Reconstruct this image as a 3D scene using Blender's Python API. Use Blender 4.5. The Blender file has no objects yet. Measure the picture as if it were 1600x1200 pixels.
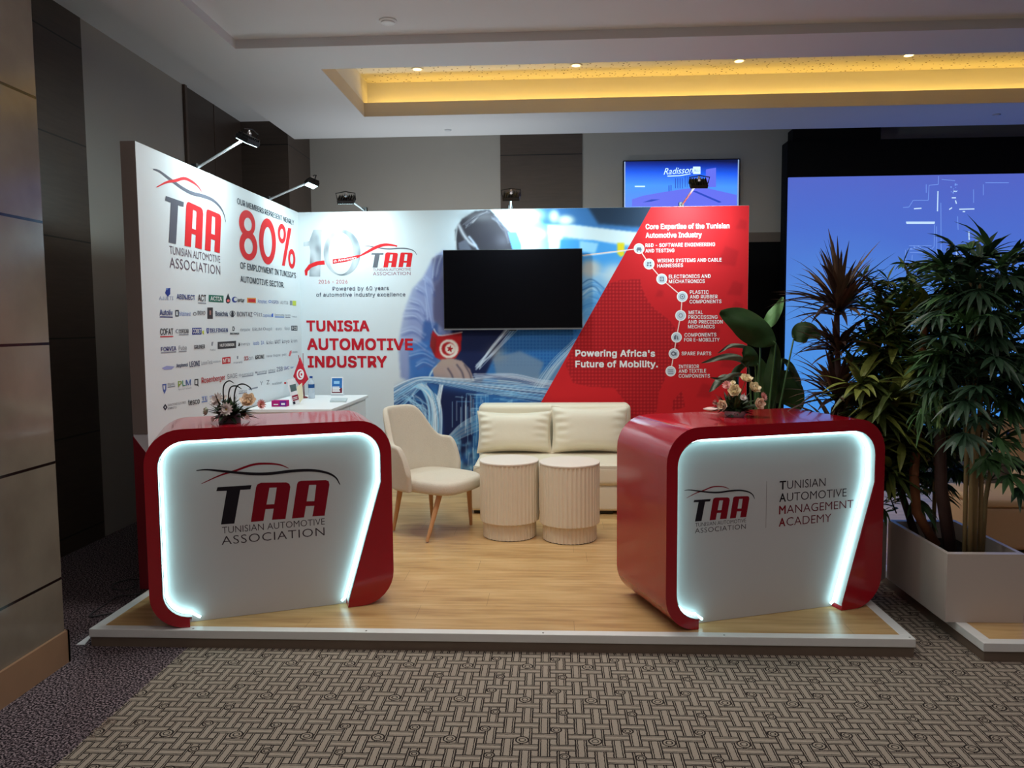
import bpy, bmesh, math, random
import numpy as np
from mathutils import Vector, Matrix
from mathutils.geometry import tessellate_polygon
random.seed(7); rng = np.random.default_rng(7)
R = math.radians; PI = math.pi
SC = bpy.context.scene; COL = SC.collection

# ---------------------------------------------------------------- camera
CAM = np.array([2.1766, -6.7371, 1.5169]); YAW, PITCH, ROLL, FPX = 0.0512, -0.0764, -0.0080, 1225.05
def _basis():
    f = np.array([-math.sin(YAW)*math.cos(PITCH), math.cos(YAW)*math.cos(PITCH), math.sin(PITCH)])
    r = np.array([math.cos(YAW), math.sin(YAW), 0.0]); u = np.cross(r, f)
    c, s = math.cos(ROLL), math.sin(ROLL)
    return c*r+s*u, -s*r+c*u, f
CR, CU, CF = _basis()
cd = bpy.data.cameras.new('camera'); cam = bpy.data.objects.new('camera', cd); COL.objects.link(cam)
cd.sensor_width = 36; cd.lens = 36*FPX/1600; cd.clip_start = 0.05; cd.clip_end = 100
M = Matrix.Identity(4)
for i in range(3):
    M[i][0], M[i][1], M[i][2], M[i][3] = CR[i], CU[i], -CF[i], CAM[i]
cam.matrix_world = M; SC.camera = cam

def ray(x, y): return CF*FPX + CR*(x-800) - CU*(y-600)
def at_z(x, y, z): d = ray(x, y); return CAM + d*(z-CAM[2])/d[2]
def at_y(x, y, Y): d = ray(x, y); return CAM + d*(Y-CAM[1])/d[1]
def at_x(x, y, X): d = ray(x, y); return CAM + d*(X-CAM[0])/d[0]
def proj(P):
    d = np.asarray(P) - CAM; w = d@CF
    return 800+FPX*(d@CR)/w, 600-FPX*(d@CU)/w

# ---------------------------------------------------------------- world, exposure, lights
SC.view_settings.view_transform = 'Standard'; SC.view_settings.look = 'None'
SC.view_settings.exposure = 0.0; SC.view_settings.gamma = 1.0; SC.view_settings.use_curve_mapping = False
wd = bpy.data.worlds.new('world'); SC.world = wd; wd.use_nodes = True
wd.node_tree.nodes['Background'].inputs[0].default_value = (0.5, 0.47, 0.5, 1); wd.node_tree.nodes['Background'].inputs[1].default_value = 0.05

def lamp(name, kind, loc, target, power, color, **kw):
    l = bpy.data.lights.new(name, kind); l.energy = power; l.color = color
    for k, v in kw.items(): setattr(l, k, v)
    o = bpy.data.objects.new(name, l); COL.objects.link(o); o.location = loc
    o.rotation_euler = (Vector(target)-Vector(loc)).to_track_quat('-Z', 'Y').to_euler()
    return o
# unseen fill lamps added below the ceiling, and upward fills added to brighten it
lamp('ceiling_fill_light', 'AREA', (1.9, -2.5, 3.44), (1.9, -2.3, 0), 36, (1.0, 0.97, 0.92), shape='RECTANGLE', size=2.6, size_y=.8, spread=R(130))
lamp('ceiling_fill_light', 'AREA', (1.7, -4.8, 3.50), (1.7, -4.8, 0), 15, (1.0, 0.92, 0.84), shape='RECTANGLE', size=1.8, size_y=1.2)
lamp('ceiling_fill_light', 'AREA', (5.0, -4.9, 3.50), (5.0, -4.9, 0), 20, (1.0, 0.86, 0.84), shape='RECTANGLE', size=2.4, size_y=1.6)
lamp('ceiling_fill_light', 'AREA', (2.4, -9.5, 3.50), (2.4, -9.5, 0), 9, (1.0, 0.92, 0.90), shape='RECTANGLE', size=3.0, size_y=1.6)
lamp('upward_fill_light', 'AREA', (1.8, -7.4, 2.2), (1.8, -7.4, 3.5), 42, (0.96, 0.95, 1.0), shape='RECTANGLE', size=2.0, size_y=.6)
lamp('upward_fill_light', 'AREA', (1.0, 1.2, 2.0), (1.0, 1.3, 3.5), 16, (0.88, 0.96, 1.0), shape='RECTANGLE', size=2.2, size_y=.3)
FLOOD_W = 9.5
COOL = (0.72, 0.96, 1.0)

# ---------------------------------------------------------------- helpers
def lin(c):
    c = np.asarray(c, float)/255.0
    return np.where(c <= 0.04045, c/12.92, ((c+0.055)/1.055)**2.4)
def C3(r, g, b): return tuple(float(v) for v in lin((r, g, b)))
MATS = {}
def mat(name, col, rough=0.5, metal=0.0, spec=0.5, emit=None, estr=1.0, bump=None, coat=0.0, vary=None, trans=0.0):
    """col: sRGB 0-255. bump=(scale,strength). vary=(scale,amount)"""
    if name in MATS: return MATS[name]
    m = bpy.data.materials.new(name); m.use_nodes = True; nt = m.node_tree; b = nt.nodes['Principled BSDF']
    b.inputs['Base Color'].default_value = (*C3(*col), 1); b.inputs['Roughness'].default_value = rough
    b.inputs['Metallic'].default_value = metal; b.inputs['Specular IOR Level'].default_value = spec
    b.inputs['Coat Weight'].default_value = coat; b.inputs['Coat Roughness'].default_value = 0.05
    b.inputs['Transmission Weight'].default_value = trans
    if emit is not None:
        b.inputs['Emission Color'].default_value = (*C3(*emit), 1); b.inputs['Emission Strength'].default_value = estr
    tc = nt.nodes.new('ShaderNodeTexCoord')
    if vary:
        n = nt.nodes.new('ShaderNodeTexNoise'); n.inputs['Scale'].default_value = vary[0]; n.inputs['Detail'].default_value = 4
        nt.links.new(tc.outputs['Object'], n.inputs['Vector'])
        mx = nt.nodes.new('ShaderNodeMix'); mx.data_type = 'RGBA'; mx.inputs[6].default_value = tuple(v*(1-vary[1]) for v in C3(*col))+(1,)
        mx.inputs[7].default_value = tuple(min(1, v*(1+vary[1])) for v in C3(*col))+(1,)
        nt.links.new(n.outputs[0], mx.inputs[0]); nt.links.new(mx.outputs[2], b.inputs['Base Color'])
    if bump:
        n = nt.nodes.new('ShaderNodeTexNoise'); n.inputs['Scale'].default_value = bump[0]; n.inputs['Detail'].default_value = 3
        nt.links.new(tc.outputs['Object'], n.inputs['Vector'])
        bp = nt.nodes.new('ShaderNodeBump'); bp.inputs['Strength'].default_value = bump[1]; bp.inputs['Distance'].default_value = 0.01
        nt.links.new(n.outputs[0], bp.inputs['Height']); nt.links.new(bp.outputs[0], b.inputs['Normal'])
    MATS[name] = m; return m

class NT:
    """small helper for writing node arithmetic"""
    def __init__(s, name):
        s.m = bpy.data.materials.new(name); s.m.use_nodes = True; s.t = s.m.node_tree; s.b = s.t.nodes['Principled BSDF']; MATS[name] = s.m
    def f(s, op, *a):
        n = s.t.nodes.new('ShaderNodeMath'); n.operation = op
        for i, v in enumerate(a):
            if isinstance(v, (int, float)): n.inputs[i].default_value = v
            else: s.t.links.new(v, n.inputs[i])
        return n.outputs[0]
    def add(s, a, b): return s.f('ADD', a, b)
    def sub(s, a, b): return s.f('SUBTRACT', a, b)
    def mul(s, a, b): return s.f('MULTIPLY', a, b)
    def lt(s, a, b): return s.f('LESS_THAN', a, b)
    def gt(s, a, b): return s.f('GREATER_THAN', a, b)
    def between(s, a, lo, hi): return s.mul(s.gt(a, lo), s.lt(a, hi))
    def inv(s, a): return s.sub(1.0, a)
    def wrap(s, v, p): return s.sub(s.f('FLOORED_MODULO', s.add(v, p/2), p), p/2)
    def pos(s):
        g = s.t.nodes.new('ShaderNodeNewGeometry'); x = s.t.nodes.new('ShaderNodeSeparateXYZ'); s.t.links.new(g.outputs['Position'], x.inputs[0])
        s.P = g.outputs['Position']; return x.outputs[0], x.outputs[1], x.outputs[2]
    def noise(s, scale, detail=3, vec=None, stretch=None):
        n = s.t.nodes.new('ShaderNodeTexNoise'); n.inputs['Scale'].default_value = scale; n.inputs['Detail'].default_value = detail
        v = vec if vec is not None else s.P
        if stretch:
            mp = s.t.nodes.new('ShaderNodeMapping'); mp.inputs['Scale'].default_value = stretch; s.t.links.new(v, mp.inputs[0]); v = mp.outputs[0]
        s.t.links.new(v, n.inputs['Vector']); return n.outputs[0]
    def mix(s, fac, a, b):
        n = s.t.nodes.new('ShaderNodeMix'); n.data_type = 'RGBA'
        for i, v in ((0, fac), (6, a), (7, b)):
            if isinstance(v, tuple): n.inputs[i].default_value = (*v[:3], 1)
            elif isinstance(v, (int, float)): n.inputs[i].default_value = v
            else: s.t.links.new(v, n.inputs[i])
        return n.outputs[2]
    def ramp(s, fac, stops):
        n = s.t.nodes.new('ShaderNodeValToRGB'); e = n.color_ramp.elements
        while len(e) < len(stops): e.new(0.5)
        for k, (p, c) in enumerate(stops): e[k].position = p; e[k].color = (*c, 1)
        s.t.links.new(fac, n.inputs[0]); return n.outputs[0]
    def color(s, c): s.t.links.new(c, s.b.inputs['Base Color'])
    def bump(s, h, strength=0.3, dist=0.005):
        bp = s.t.nodes.new('ShaderNodeBump'); bp.inputs['Strength'].default_value = strength; bp.inputs['Distance'].default_value = dist
        s.t.links.new(h, bp.inputs['Height']); s.t.links.new(bp.outputs[0], s.b.inputs['Normal'])

class MB:
    """collects shapes and links them as one mesh object"""
    def __init__(s): s.v = []; s.f = []; s.mi = []; s.k = 0
    def mesh(s, vs, fs, T=None):
        o = len(s.v)
        for p in vs:
            p = Vector(p)
            s.v.append(tuple(T@p) if T is not None else tuple(p))
        for f in fs: s.f.append(tuple(i+o for i in f)); s.mi.append(s.k)
        return s
    def box(s, a, b, T=None):
        (x0, y0, z0), (x1, y1, z1) = a, b
        return s.mesh([(x0,y0,z0),(x1,y0,z0),(x1,y1,z0),(x0,y1,z0),(x0,y0,z1),(x1,y0,z1),(x1,y1,z1),(x0,y1,z1)],
               [(3,2,1,0),(4,5,6,7),(0,1,5,4),(1,2,6,5),(2,3,7,6),(3,0,4,7)], T)
    def quad(s, a, b, c, d): return s.mesh([a, b, c, d], [(0, 1, 2, 3)])
    def tube(s, pts, rad, n=10, cap=True):
        pts = [Vector(p) for p in pts]; rr = rad if isinstance(rad, (list, tuple)) else [rad]*len(pts)
        vs = []; fs = []; up = Vector((0.013, 0.021, 1)).normalized(); prev = None
        for i, p in enumerate(pts):
            t = (pts[min(i+1, len(pts)-1)]-pts[max(i-1, 0)]).normalized()
            if prev is None:
                a = t.cross(up) if abs(t.dot(up)) < 0.98 else t.cross(Vector((1, 0, 0)))
            else: a = prev - t*prev.dot(t)
            a.normalize(); prev = a; b = t.cross(a)
            for k in range(n):
                q = 2*PI*k/n; vs.append(p + (a*math.cos(q)+b*math.sin(q))*rr[i])
        for i in range(len(pts)-1):
            for k in range(n): fs.append((i*n+k, i*n+(k+1)%n, (i+1)*n+(k+1)%n, (i+1)*n+k))
        if cap: fs.append(tuple(range(n-1, -1, -1))); fs.append(tuple((len(pts)-1)*n+k for k in range(n)))
        return s.mesh(vs, fs)
    def lathe(s, prof, n=32, T=None, rfun=None):
        vs = []; fs = []
        for r, z in prof:
            for k in range(n):
                q = 2*PI*k/n; rr = r*(rfun(k) if rfun else 1); vs.append((rr*math.cos(q), rr*math.sin(q), z))
        for i in range(len(prof)-1):
            for k in range(n): fs.append((i*n+k, i*n+(k+1)%n, (i+1)*n+(k+1)%n, (i+1)*n+k))
        fs.append(tuple(range(n-1, -1, -1))); fs.append(tuple((len(prof)-1)*n+k for k in range(n)))
        return s.mesh(vs, fs, T)
    def prism(s, poly, d0, d1, T, holes=()):
        """poly in (a,b); third axis extrudes d0..d1; T maps (a, d, b) -> world"""
        loops = [list(poly)]+[list(h) for h in holes]; flat = [p for l in loops for p in l]; n = len(flat)
        tris = tessellate_polygon([[Vector((p[0], p[1], 0)) for p in l] for l in loops])
        vs = [(p[0], d0, p[1]) for p in flat]+[(p[0], d1, p[1]) for p in flat]; fs = []
        for t in tris:
            A, B, Cc = (flat[i] for i in t); ar = (B[0]-A[0])*(Cc[1]-A[1])-(B[1]-A[1])*(Cc[0]-A[0])
            t = tuple(t) if ar > 0 else tuple(t)[::-1]
            fs.append(t); fs.append(tuple(i+n for i in t[::-1]))
        o = 0
        for l in loops:
            for i in range(len(l)):
                a, b = o+i, o+(i+1)%len(l); fs.append((a, a+n, b+n, b))
            o += len(l)
        return s.mesh(vs, fs, T)
    def flat(s, poly, fn, holes=()):
        """thin print: poly in plane coords, fn maps (a,b)->world"""
        loops = [list(poly)]+[list(h) for h in holes]; flat = [p for l in loops for p in l]
        tris = tessellate_polygon([[Vector((p[0], p[1], 0)) for p in l] for l in loops])
        return s.mesh([fn(*p) for p in flat], [tuple(t) for t in tris])
    def build(s, name, mats, parent=None, smooth=False, bevel=0, T=None, subd=0, autosmooth=None):
        if not isinstance(mats, (list, tuple)): mats = [mats]
        me = bpy.data.meshes.new(name); me.from_pydata(s.v, [], s.f); me.update()
        for m in mats: me.materials.append(m)
        if len(mats) > 1: me.polygons.foreach_set('material_index', s.mi)
        o = bpy.data.objects.new(name, me); COL.objects.link(o)
        if parent is not None: o.parent = parent
        if T is not None: o.matrix_local = T
        if smooth: me.polygons.foreach_set('use_smooth', [True]*len(me.polygons))
        if autosmooth: me.set_sharp_from_angle(angle=R(autosmooth))
        if bevel:
            b = o.modifiers.new('bevel', 'BEVEL'); b.width = bevel; b.segments = 3; b.limit_method = 'ANGLE'; b.angle_limit = R(40)
        if subd:
            b = o.modifiers.new('subsurf', 'SUBSURF'); b.levels = subd; b.render_levels = subd
        return o
def tag(o, label=None, cat=None, group=None, kind=None):
    if label: o['label'] = label
    if cat: o['category'] = cat
    if group: o['group'] = group
    if kind: o['kind'] = kind
    return o
def thing(name, label, cat, loc=(0, 0, 0), rz=0, group=None):
    o = bpy.data.objects.new(name, None); COL.objects.link(o); o.location = loc; o.rotation_euler = (0, 0, rz)
    o.empty_display_size = 0.1
    return tag(o, label, cat, group)
def struct(o): o['kind'] = 'structure'; return o
def dup(root, loc, rz, label, group=None):
    r = root.copy(); COL.objects.link(r); r.location = loc; r.rotation_euler = (0, 0, rz); r['label'] = label
    if group: r['group'] = group
    for ch in list(root.children):
        c = ch.copy(); COL.objects.link(c); c.parent = r
        for g in list(ch.children):
            d = g.copy(); COL.objects.link(d); d.parent = c
    return r
def TR(loc=(0, 0, 0), rz=0, rx=0, ry=0):
    return Matrix.Translation(loc) @ Matrix.Rotation(rz, 4, 'Z') @ Matrix.Rotation(ry, 4, 'Y') @ Matrix.Rotation(rx, 4, 'X')
def bez(p, n):
    """Catmull-Rom through points"""
    p = [np.array(q, float) for q in p]; p = [2*p[0]-p[1]]+p+[2*p[-1]-p[-2]]; out = []
    for i in range(1, len(p)-2):
        for k in range(n):
            t = k/n; a, b, c, d = p[i-1:i+3]
            out.append(0.5*((2*b)+(-a+c)*t+(2*a-5*b+4*c-d)*t*t+(-a+3*b-3*c+d)*t**3))
    out.append(p[-2]); return out

# ---- lettering: Blender's built-in font turned into flat triangles
_TX = {}
try: _SANS = bpy.data.fonts.load(bpy.utils.system_resource('DATAFILES', path='fonts')+'/Inter.woff2')
except Exception: _SANS = None
def text_geo(st, weight=0.0, gap=1.0, font=0):
    k = (st, weight, gap, font)
    if k not in _TX:
        cu = bpy.data.curves.new('lettering', 'FONT'); cu.body = st; cu.size = 1; cu.offset = weight; cu.resolution_u = 3; cu.space_character = gap
        if font and _SANS: cu.font = _SANS
        ob = bpy.data.objects.new('lettering', cu); me = ob.to_mesh()
        vs = [(v.co.x, v.co.y) for v in me.vertices]; fs = [tuple(p.vertices) for p in me.polygons]
        ob.to_mesh_clear(); bpy.data.objects.remove(ob); bpy.data.curves.remove(cu)
        _TX[k] = (vs, fs)
    return _TX[k]
CAPH = [max(v[1] for v in text_geo('H', 0, 1, f)[0]) for f in (0, 1)]
def put_text(mb, st, A, B, up, weight=0.0, off=None, gap=1.0, shear=0.0, font=0):
    """letters stretched from A (baseline left) to B (baseline right), cap height vector up; weight thickens the strokes"""
    vs, fs = text_geo(st, min(weight, 0.0), gap, font)
    if not vs: return
    x0 = min(v[0] for v in vs); x1 = max(v[0] for v in vs); A = np.array(A, float); B = np.array(B, float); up = np.array(up, float)
    nr = np.cross(B-A, up); nr = nr/np.linalg.norm(nr); h = np.linalg.norm(up); e = (B-A)/np.linalg.norm(B-A); w = max(weight, 0)*h*1.5
    stamps = [(0, 0)] if w == 0 else [(.8, .8), (-.8, -.8), (.8, -.8), (-.8, .8)]
    for k, (dx, dz) in enumerate(stamps):
        o = e*dx*w + up/h*dz*w + nr*.00042*k
        V = [A+o+(B-A)*((x-x0)/(x1-x0)+shear*y)+up*(y/CAPH[font]) for x, y in vs]
        if font == 0: mb.mesh([tuple(v) for v in V], fs)
        else:                                    # overlapping strokes of a letter must not share one plane
            W = []; F = []
            for q, f in enumerate(fs): F.append(tuple(range(len(W), len(W)+len(f)))); W += [tuple(V[i]+nr*.00006*(q % 7)) for i in f]
            mb.mesh(W, F)

# print colours
def ink(r, g, b): return mat('print_ink_%02x%02x%02x' % (r, g, b), (r, g, b), rough=0.7, spec=0.12)

LOGO = dict(
 T=[(0,0),(.065,.332),(-.032,.336),(-.019,.374),(.298,.372),(.287,.330),(.191,.331),(.125,-.001)],
 A1=[(.28,.0),(.34,.346),(.355,.376),(.39,.389),(.63,.375),(.661,.358),(.67,.324),(.613,.0),(.482,.004),(.502,.116),(.424,.118),(.4,.0)],
 H1=[(.468,.332),(.538,.329),(.509,.161),(.434,.164)],
 A2=[(.676,.0),(.736,.350),(.749,.373),(.78,.380),(1.022,.370),(1.05,.356),(1.057,.320),(1.0,.0),(.878,.004),(.9,.111),(.817,.115),(.795,.0)],
 H2=[(.855,.330),(.925,.327),(.901,.160),(.825,.164)],
 red=[(-.164,.42),(.008,.49),(.152,.527),(.323,.577),(.469,.576),(.579,.556),(.659,.517)],
 dark=[(-.206,.553),(-.107,.555),(.057,.526),(.283,.488),(.466,.475),(.689,.486),(.878,.481),(1.031,.445),(1.12,.390),(1.163,.312)])
def ribbon(pts, w, pw=0.7):
    c = bez(pts, 6); L = []; Rr = []; n = len(c)
    for i, p in enumerate(c):
        t = c[min(i+1, n-1)]-c[max(i-1, 0)]; t = t/np.hypot(*t); q = i/(n-1); h = w*max(0.06, math.sin(PI*(0.06+0.88*q))**pw)/2
        L.append(p+np.array([-t[1], t[0]])*h); Rr.append(p-np.array([-t[1], t[0]])*h)
    return L, Rr
def fill_ribbon(mb, pts, w, fn, pw=0.7):
    L, Rr = ribbon(pts, w, pw); n = len(L)
    mb.mesh([fn(*p) for p in L]+[fn(*p) for p in Rr], [(i, i+1, n+i+1, n+i) for i in range(n-1)])
HS = 0.086                                   # stage height
# ---------------------------------------------------------------- materials of the setting
def make_carpet():
    n = NT('carpet_weave'); x, y, z = n.pos()
    wob = n.mul(n.sub(n.noise(60, 2), 0.5), 0.006); xx = n.add(x, wob); wob2 = n.mul(n.sub(n.noise(47, 2), 0.5), 0.006); yy = n.add(y, wob2)
    px, py = 0.06663, 0.0775
    u = n.f('DIVIDE', n.sub(xx, 1.876), px); v = n.f('DIVIDE', n.sub(yy, -3.952), py)
    i = n.f('FLOOR', n.add(u, .5)); j = n.f('FLOOR', n.add(v, .5))
    du = n.mul(n.f('ABSOLUTE', n.sub(u, i)), px); dv = n.mul(n.f('ABSOLUTE', n.sub(v, j)), py)
    par = n.f('FLOORED_MODULO', n.add(i, j), 2.0); par = n.gt(par, 0.5)
    inV = n.lt(du, .0225); inH = n.lt(dv, .0215)
    Vd = n.f('MAXIMUM', n.between(du, .0102, .0140), n.between(du, .0172, .0226))
    Hd = n.f('MAXIMUM', n.between(dv, .0092, .0126), n.between(dv, .0164, .0216))
    a = n.add(n.mul(inV, Vd), n.mul(n.inv(inV), n.mul(inH, Hd)))
    b = n.add(n.mul(inH, Hd), n.mul(n.inv(inH), n.mul(inV, Vd)))
    msk = n.add(n.mul(par, a), n.mul(n.inv(par), b))
    for cx, cy, r in ((1.529, -3.980, .026), (1.416, -4.085, .021), (1.387, -3.904, .022)):
        dx = n.wrap(n.sub(xx, cx), .2665); dy = n.wrap(n.sub(yy, cy), .31)
        d = n.f('SQRT', n.add(n.mul(dx, dx), n.mul(dy, dy))); ins = n.lt(d, r)
        ring = n.f('MAXIMUM', n.between(d, r-.0058, r), n.between(d, r*.36, r*.36+.0042))
        msk = n.add(n.mul(ins, ring), n.mul(n.inv(ins), msk))
    base = n.mix(n.noise(240, 2), C3(136, 125, 112), C3(188, 176, 160)); base = n.mix(n.mul(n.noise(3, 2), .35), base, C3(120, 108, 98))
    pat = n.mix(n.mul(msk, .97), base, C3(34, 28, 27))
    spk = n.ramp(n.noise(120, 4), [(.42, C3(20, 16, 20)), (.5, C3(66, 57, 62)), (.58, C3(150, 134, 138))])
    edge = n.lt(n.add(x, n.mul(n.sub(n.noise(90, 2), .5), .03)), .448)
    c = n.mix(edge, pat, spk)
    seam = n.lt(n.f('ABSOLUTE', n.sub(n.sub(x, 3.885), n.mul(n.add(y, 3.6), -.09))), .004)
    c = n.mix(n.mul(seam, .7), c, C3(40, 33, 31)); n.color(c)
    n.b.inputs['Roughness'].default_value = .95; n.b.inputs['Specular IOR Level'].default_value = .1
    n.bump(n.noise(300, 2), .5, .004); return n.m
def make_oak():
    n = NT('oak_laminate'); x, y, z = n.pos()
    row = n.f('FLOOR', n.f('DIVIDE', y, .19)); sh = n.mul(n.f('FRACT', n.mul(n.f('SINE', n.mul(row, 12.9898)), 43758.5)), 1.3)
    colm = n.f('FLOOR', n.f('DIVIDE', n.add(x, sh), 1.28))
    rnd = n.f('FRACT', n.mul(n.f('SINE', n.add(n.mul(row, 78.233), n.mul(colm, 37.7))), 9631.7))
    g = n.noise(1.0, 5, stretch=(3.0, 28.0, 1)); g2 = n.noise(1.0, 3, stretch=(1.2, 6.0, 1))
    c = n.ramp(n.add(n.mul(g, .55), n.mul(g2, .45)), [(.32, C3(164, 124, 78)), (.5, C3(200, 162, 108)), (.68, C3(220, 186, 134))])
    c = n.mix(n.mul(rnd, .22), c, C3(170, 128, 80))
    ly = n.lt(n.f('FRACT', n.f('DIVIDE', y, .19)), .012); lx = n.lt(n.f('FRACT', n.f('DIVIDE', n.add(x, sh), 1.28)), .002)
    c = n.mix(n.mul(n.f('MAXIMUM', ly, lx), .45), c, C3(96, 66, 40)); n.color(c)
    n.b.inputs['Roughness'].default_value = .32; n.b.inputs['Specular IOR Level'].default_value = .4; return n.m
def make_marble():
    n = NT('column_marble'); x, y, z = n.pos()
    c = n.ramp(n.noise(2.2, 6), [(.3, C3(108, 98, 86)), (.6, C3(132, 122, 108)), (.8, C3(144, 134, 120))])
    gr = n.lt(n.f('FLOORED_MODULO', n.sub(z, .385), .528), .012); c = n.mix(gr, c, C3(26, 22, 20)); n.color(c)
    n.b.inputs['Roughness'].default_value = .16; return n.m
def make_veneer(name, a, b, groove=None):
    n = NT(name); x, y, z = n.pos()
    c = n.mix(n.noise(1, 5, stretch=(5, 5, 60)), C3(*a), C3(*b))
    if groove: c = n.mix(n.lt(n.f('FLOORED_MODULO', n.sub(z, groove[0]), groove[1]), .010), c, C3(16, 13, 12))
    n.color(c); n.b.inputs['Roughness'].default_value = .42; return n.m
def make_perf():
    n = NT('perforated_ceiling'); n.pos()
    v = n.t.nodes.new('ShaderNodeTexVoronoi'); v.inputs['Scale'].default_value = 23; n.t.links.new(n.P, v.inputs['Vector'])
    hole = n.lt(v.outputs['Distance'], .19); n.color(n.mix(hole, C3(232, 226, 206), C3(96, 76, 44))); n.b.inputs['Roughness'].default_value = .8; return n.m
CARPET = make_carpet(); OAK = make_oak(); MARBLE = make_marble()
VEN = make_veneer('dark_veneer', (62, 50, 43), (84, 69, 59), (2.105, .665)); DOORV = make_veneer('door_veneer', (56, 45, 39), (74, 60, 52), None)
PILV = make_veneer('pilaster_veneer', (66, 54, 47), (84, 69, 60), (3.404, 3.0)); PERF = make_perf()
PLASTER = mat('ceiling_plaster', (226, 224, 224), .85, vary=(1.5, .02)); GREYW = mat('wallpaper_grey', (164, 156, 148), .6, bump=(120, .15), vary=(3, .03))
BLACK = mat('matte_black', (9, 8, 9), .85, spec=.2, vary=(30, .2)); BASEW = mat('baseboard_oak', (150, 116, 88), .45, vary=(9, .12))

# ---------------------------------------------------------------- room shell
XL, XR, YF, YB = -1.07, 9.5, -12.0, 2.25
m = MB(); m.quad((-3, YF, 0), (XR, YF, 0), (XR, 3, 0), (-3, 3, 0)); struct(m.build('floor', CARPET))
# left: marble column, veneer bay, papered wall, veneer doors, pilaster
m = MB(); m.box((-2, -3.385, 0), (XL, -1.30, 3.7)); m.k = 1; m.box((-2, -1.30, 0), (XL-.004, .21, 3.7)); m.k = 2; m.box((-2, .21, 0), (XL+.0, 1.5, 3.7))
m.k = 3; m.box((XL, .21, 0), (XL+.02, .25, 3.66)); m.box((XL, .84, 0), (XL+.005, .85, 3.66))
struct(m.build('wall_left', [VEN, GREYW, DOORV, mat('door_jamb', (88, 70, 60), .4, vary=(8, .1))]))
m = MB(); m.box((-2, YF, 0), (-.037, -3.385, 3.7)); struct(m.build('wall_left.001', MARBLE))
m = MB(); m.box((-.036, YF, 0), (-.022, -3.372, .148)); m.box((-1.0, -3.386, 0), (-.022, -3.372, .148)); struct(m.build('baseboard_left', BASEW))
m = MB(); m.box((-2, 1.5, 0), (-.571, YB+.2, 3.7)); struct(m.build('wall_left.002', PILV))
m = MB(); m.box((-1, YB, 0), (XR, YB+.2, 3.75)); struct(m.build('wall_back', GREYW))
m = MB(); m.box((1.605, YB-.012, 0), (2.525, YB, 3.7)); struct(m.build('trim_1', PILV))
m = MB(); m.box((3.2, YB-.010, 2.408), (4.9, YB, 2.514)); struct(m.build('trim_2', mat('lintel_brown', (112, 98, 88), .5, vary=(12, .1))))
m = MB(); m.box((3.2, YB-.008, 0), (4.9, YB, 2.408)); struct(m.build('door_1', BLACK))  # flat black sheet standing in for the shade inside the doorway
m = MB(); m.box((XR, YF, 0), (XR+.2, 3, 3.7)); struct(m.build('wall_right', GREYW))
m = MB(); m.box((-2, YF-.2, 0), (XR, YF, 3.7)); struct(m.build('wall_front', GREYW))
# ceilings: raised field in front, dropped frame with a lit coffer, raised gap along the walls
ZS, ZF, ZG = 3.46, 3.523, 3.65; CX0, CX1, CY0, CY1 = .43, 8.6, -.69, .69
m = MB(); m.box((-.036, YF, ZF), (XR, -1.17, ZF+.3)); struct(m.build('ceiling', PLASTER))
m = MB()
m.box((-.5, YF, ZS), (-.036, -1.17, ZS+.36)); m.box((-.5, -1.17, ZS), (CX0, 1.5, ZS+.36)); m.box((CX1, -1.17, ZS), (XR, 1.5, ZS+.36))
m.box((CX0, -1.17, ZS), (CX1, CY0, ZS+.105)); m.box((CX0, CY1, ZS), (CX1, 1.5, ZS+.105))
m.box((CX0, -1.17, ZS+.105), (CX1, CY0-.16, ZS+.36)); m.box((CX0, CY1+.16, ZS+.105), (CX1, 1.5, ZS+.36))
struct(m.build('ceiling.001', PLASTER))
m = MB(); m.box((-2, YF, ZG), (-.5, YB, ZG+.3)); m.box((-.5, 1.5, ZG), (XR, YB, ZG+.3)); struct(m.build('ceiling.002', PLASTER))
m = MB(); m.box((CX0, CY0-.16, ZS+.355), (CX1, CY1+.16, ZS+.40)); struct(m.build('ceiling.003', PERF))
m = MB()                                                             # cream lining of the coffer lip and the cove wall
for y0, y1 in ((CY0-.001, CY0+.004), (CY1-.004, CY1+.001)): m.box((CX0, y0, ZS+.001), (CX1, y1, ZS+.126))
m.box((CX0-.001, CY0, ZS+.001), (CX0+.004, CY1, ZS+.126)); struct(m.build('trim_3', mat('coffer_lip', (206, 196, 184), .7, vary=(4, .04))))
# hidden warm light line on the ledge of the coffer
m = MB(); m.box((CX0+.05, CY1+.07, ZS+.107), (CX1, CY1+.10, ZS+.116)); m.box((CX0+.05, CY0-.10, ZS+.107), (CX1, CY0-.07, ZS+.116))
tag(m.build('cove_light', mat('cove_glow', (255, 190, 70), emit=(255, 210, 100), estr=9)), 'long warm yellow light strip tucked in the ceiling coffer', 'light strip')

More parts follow.
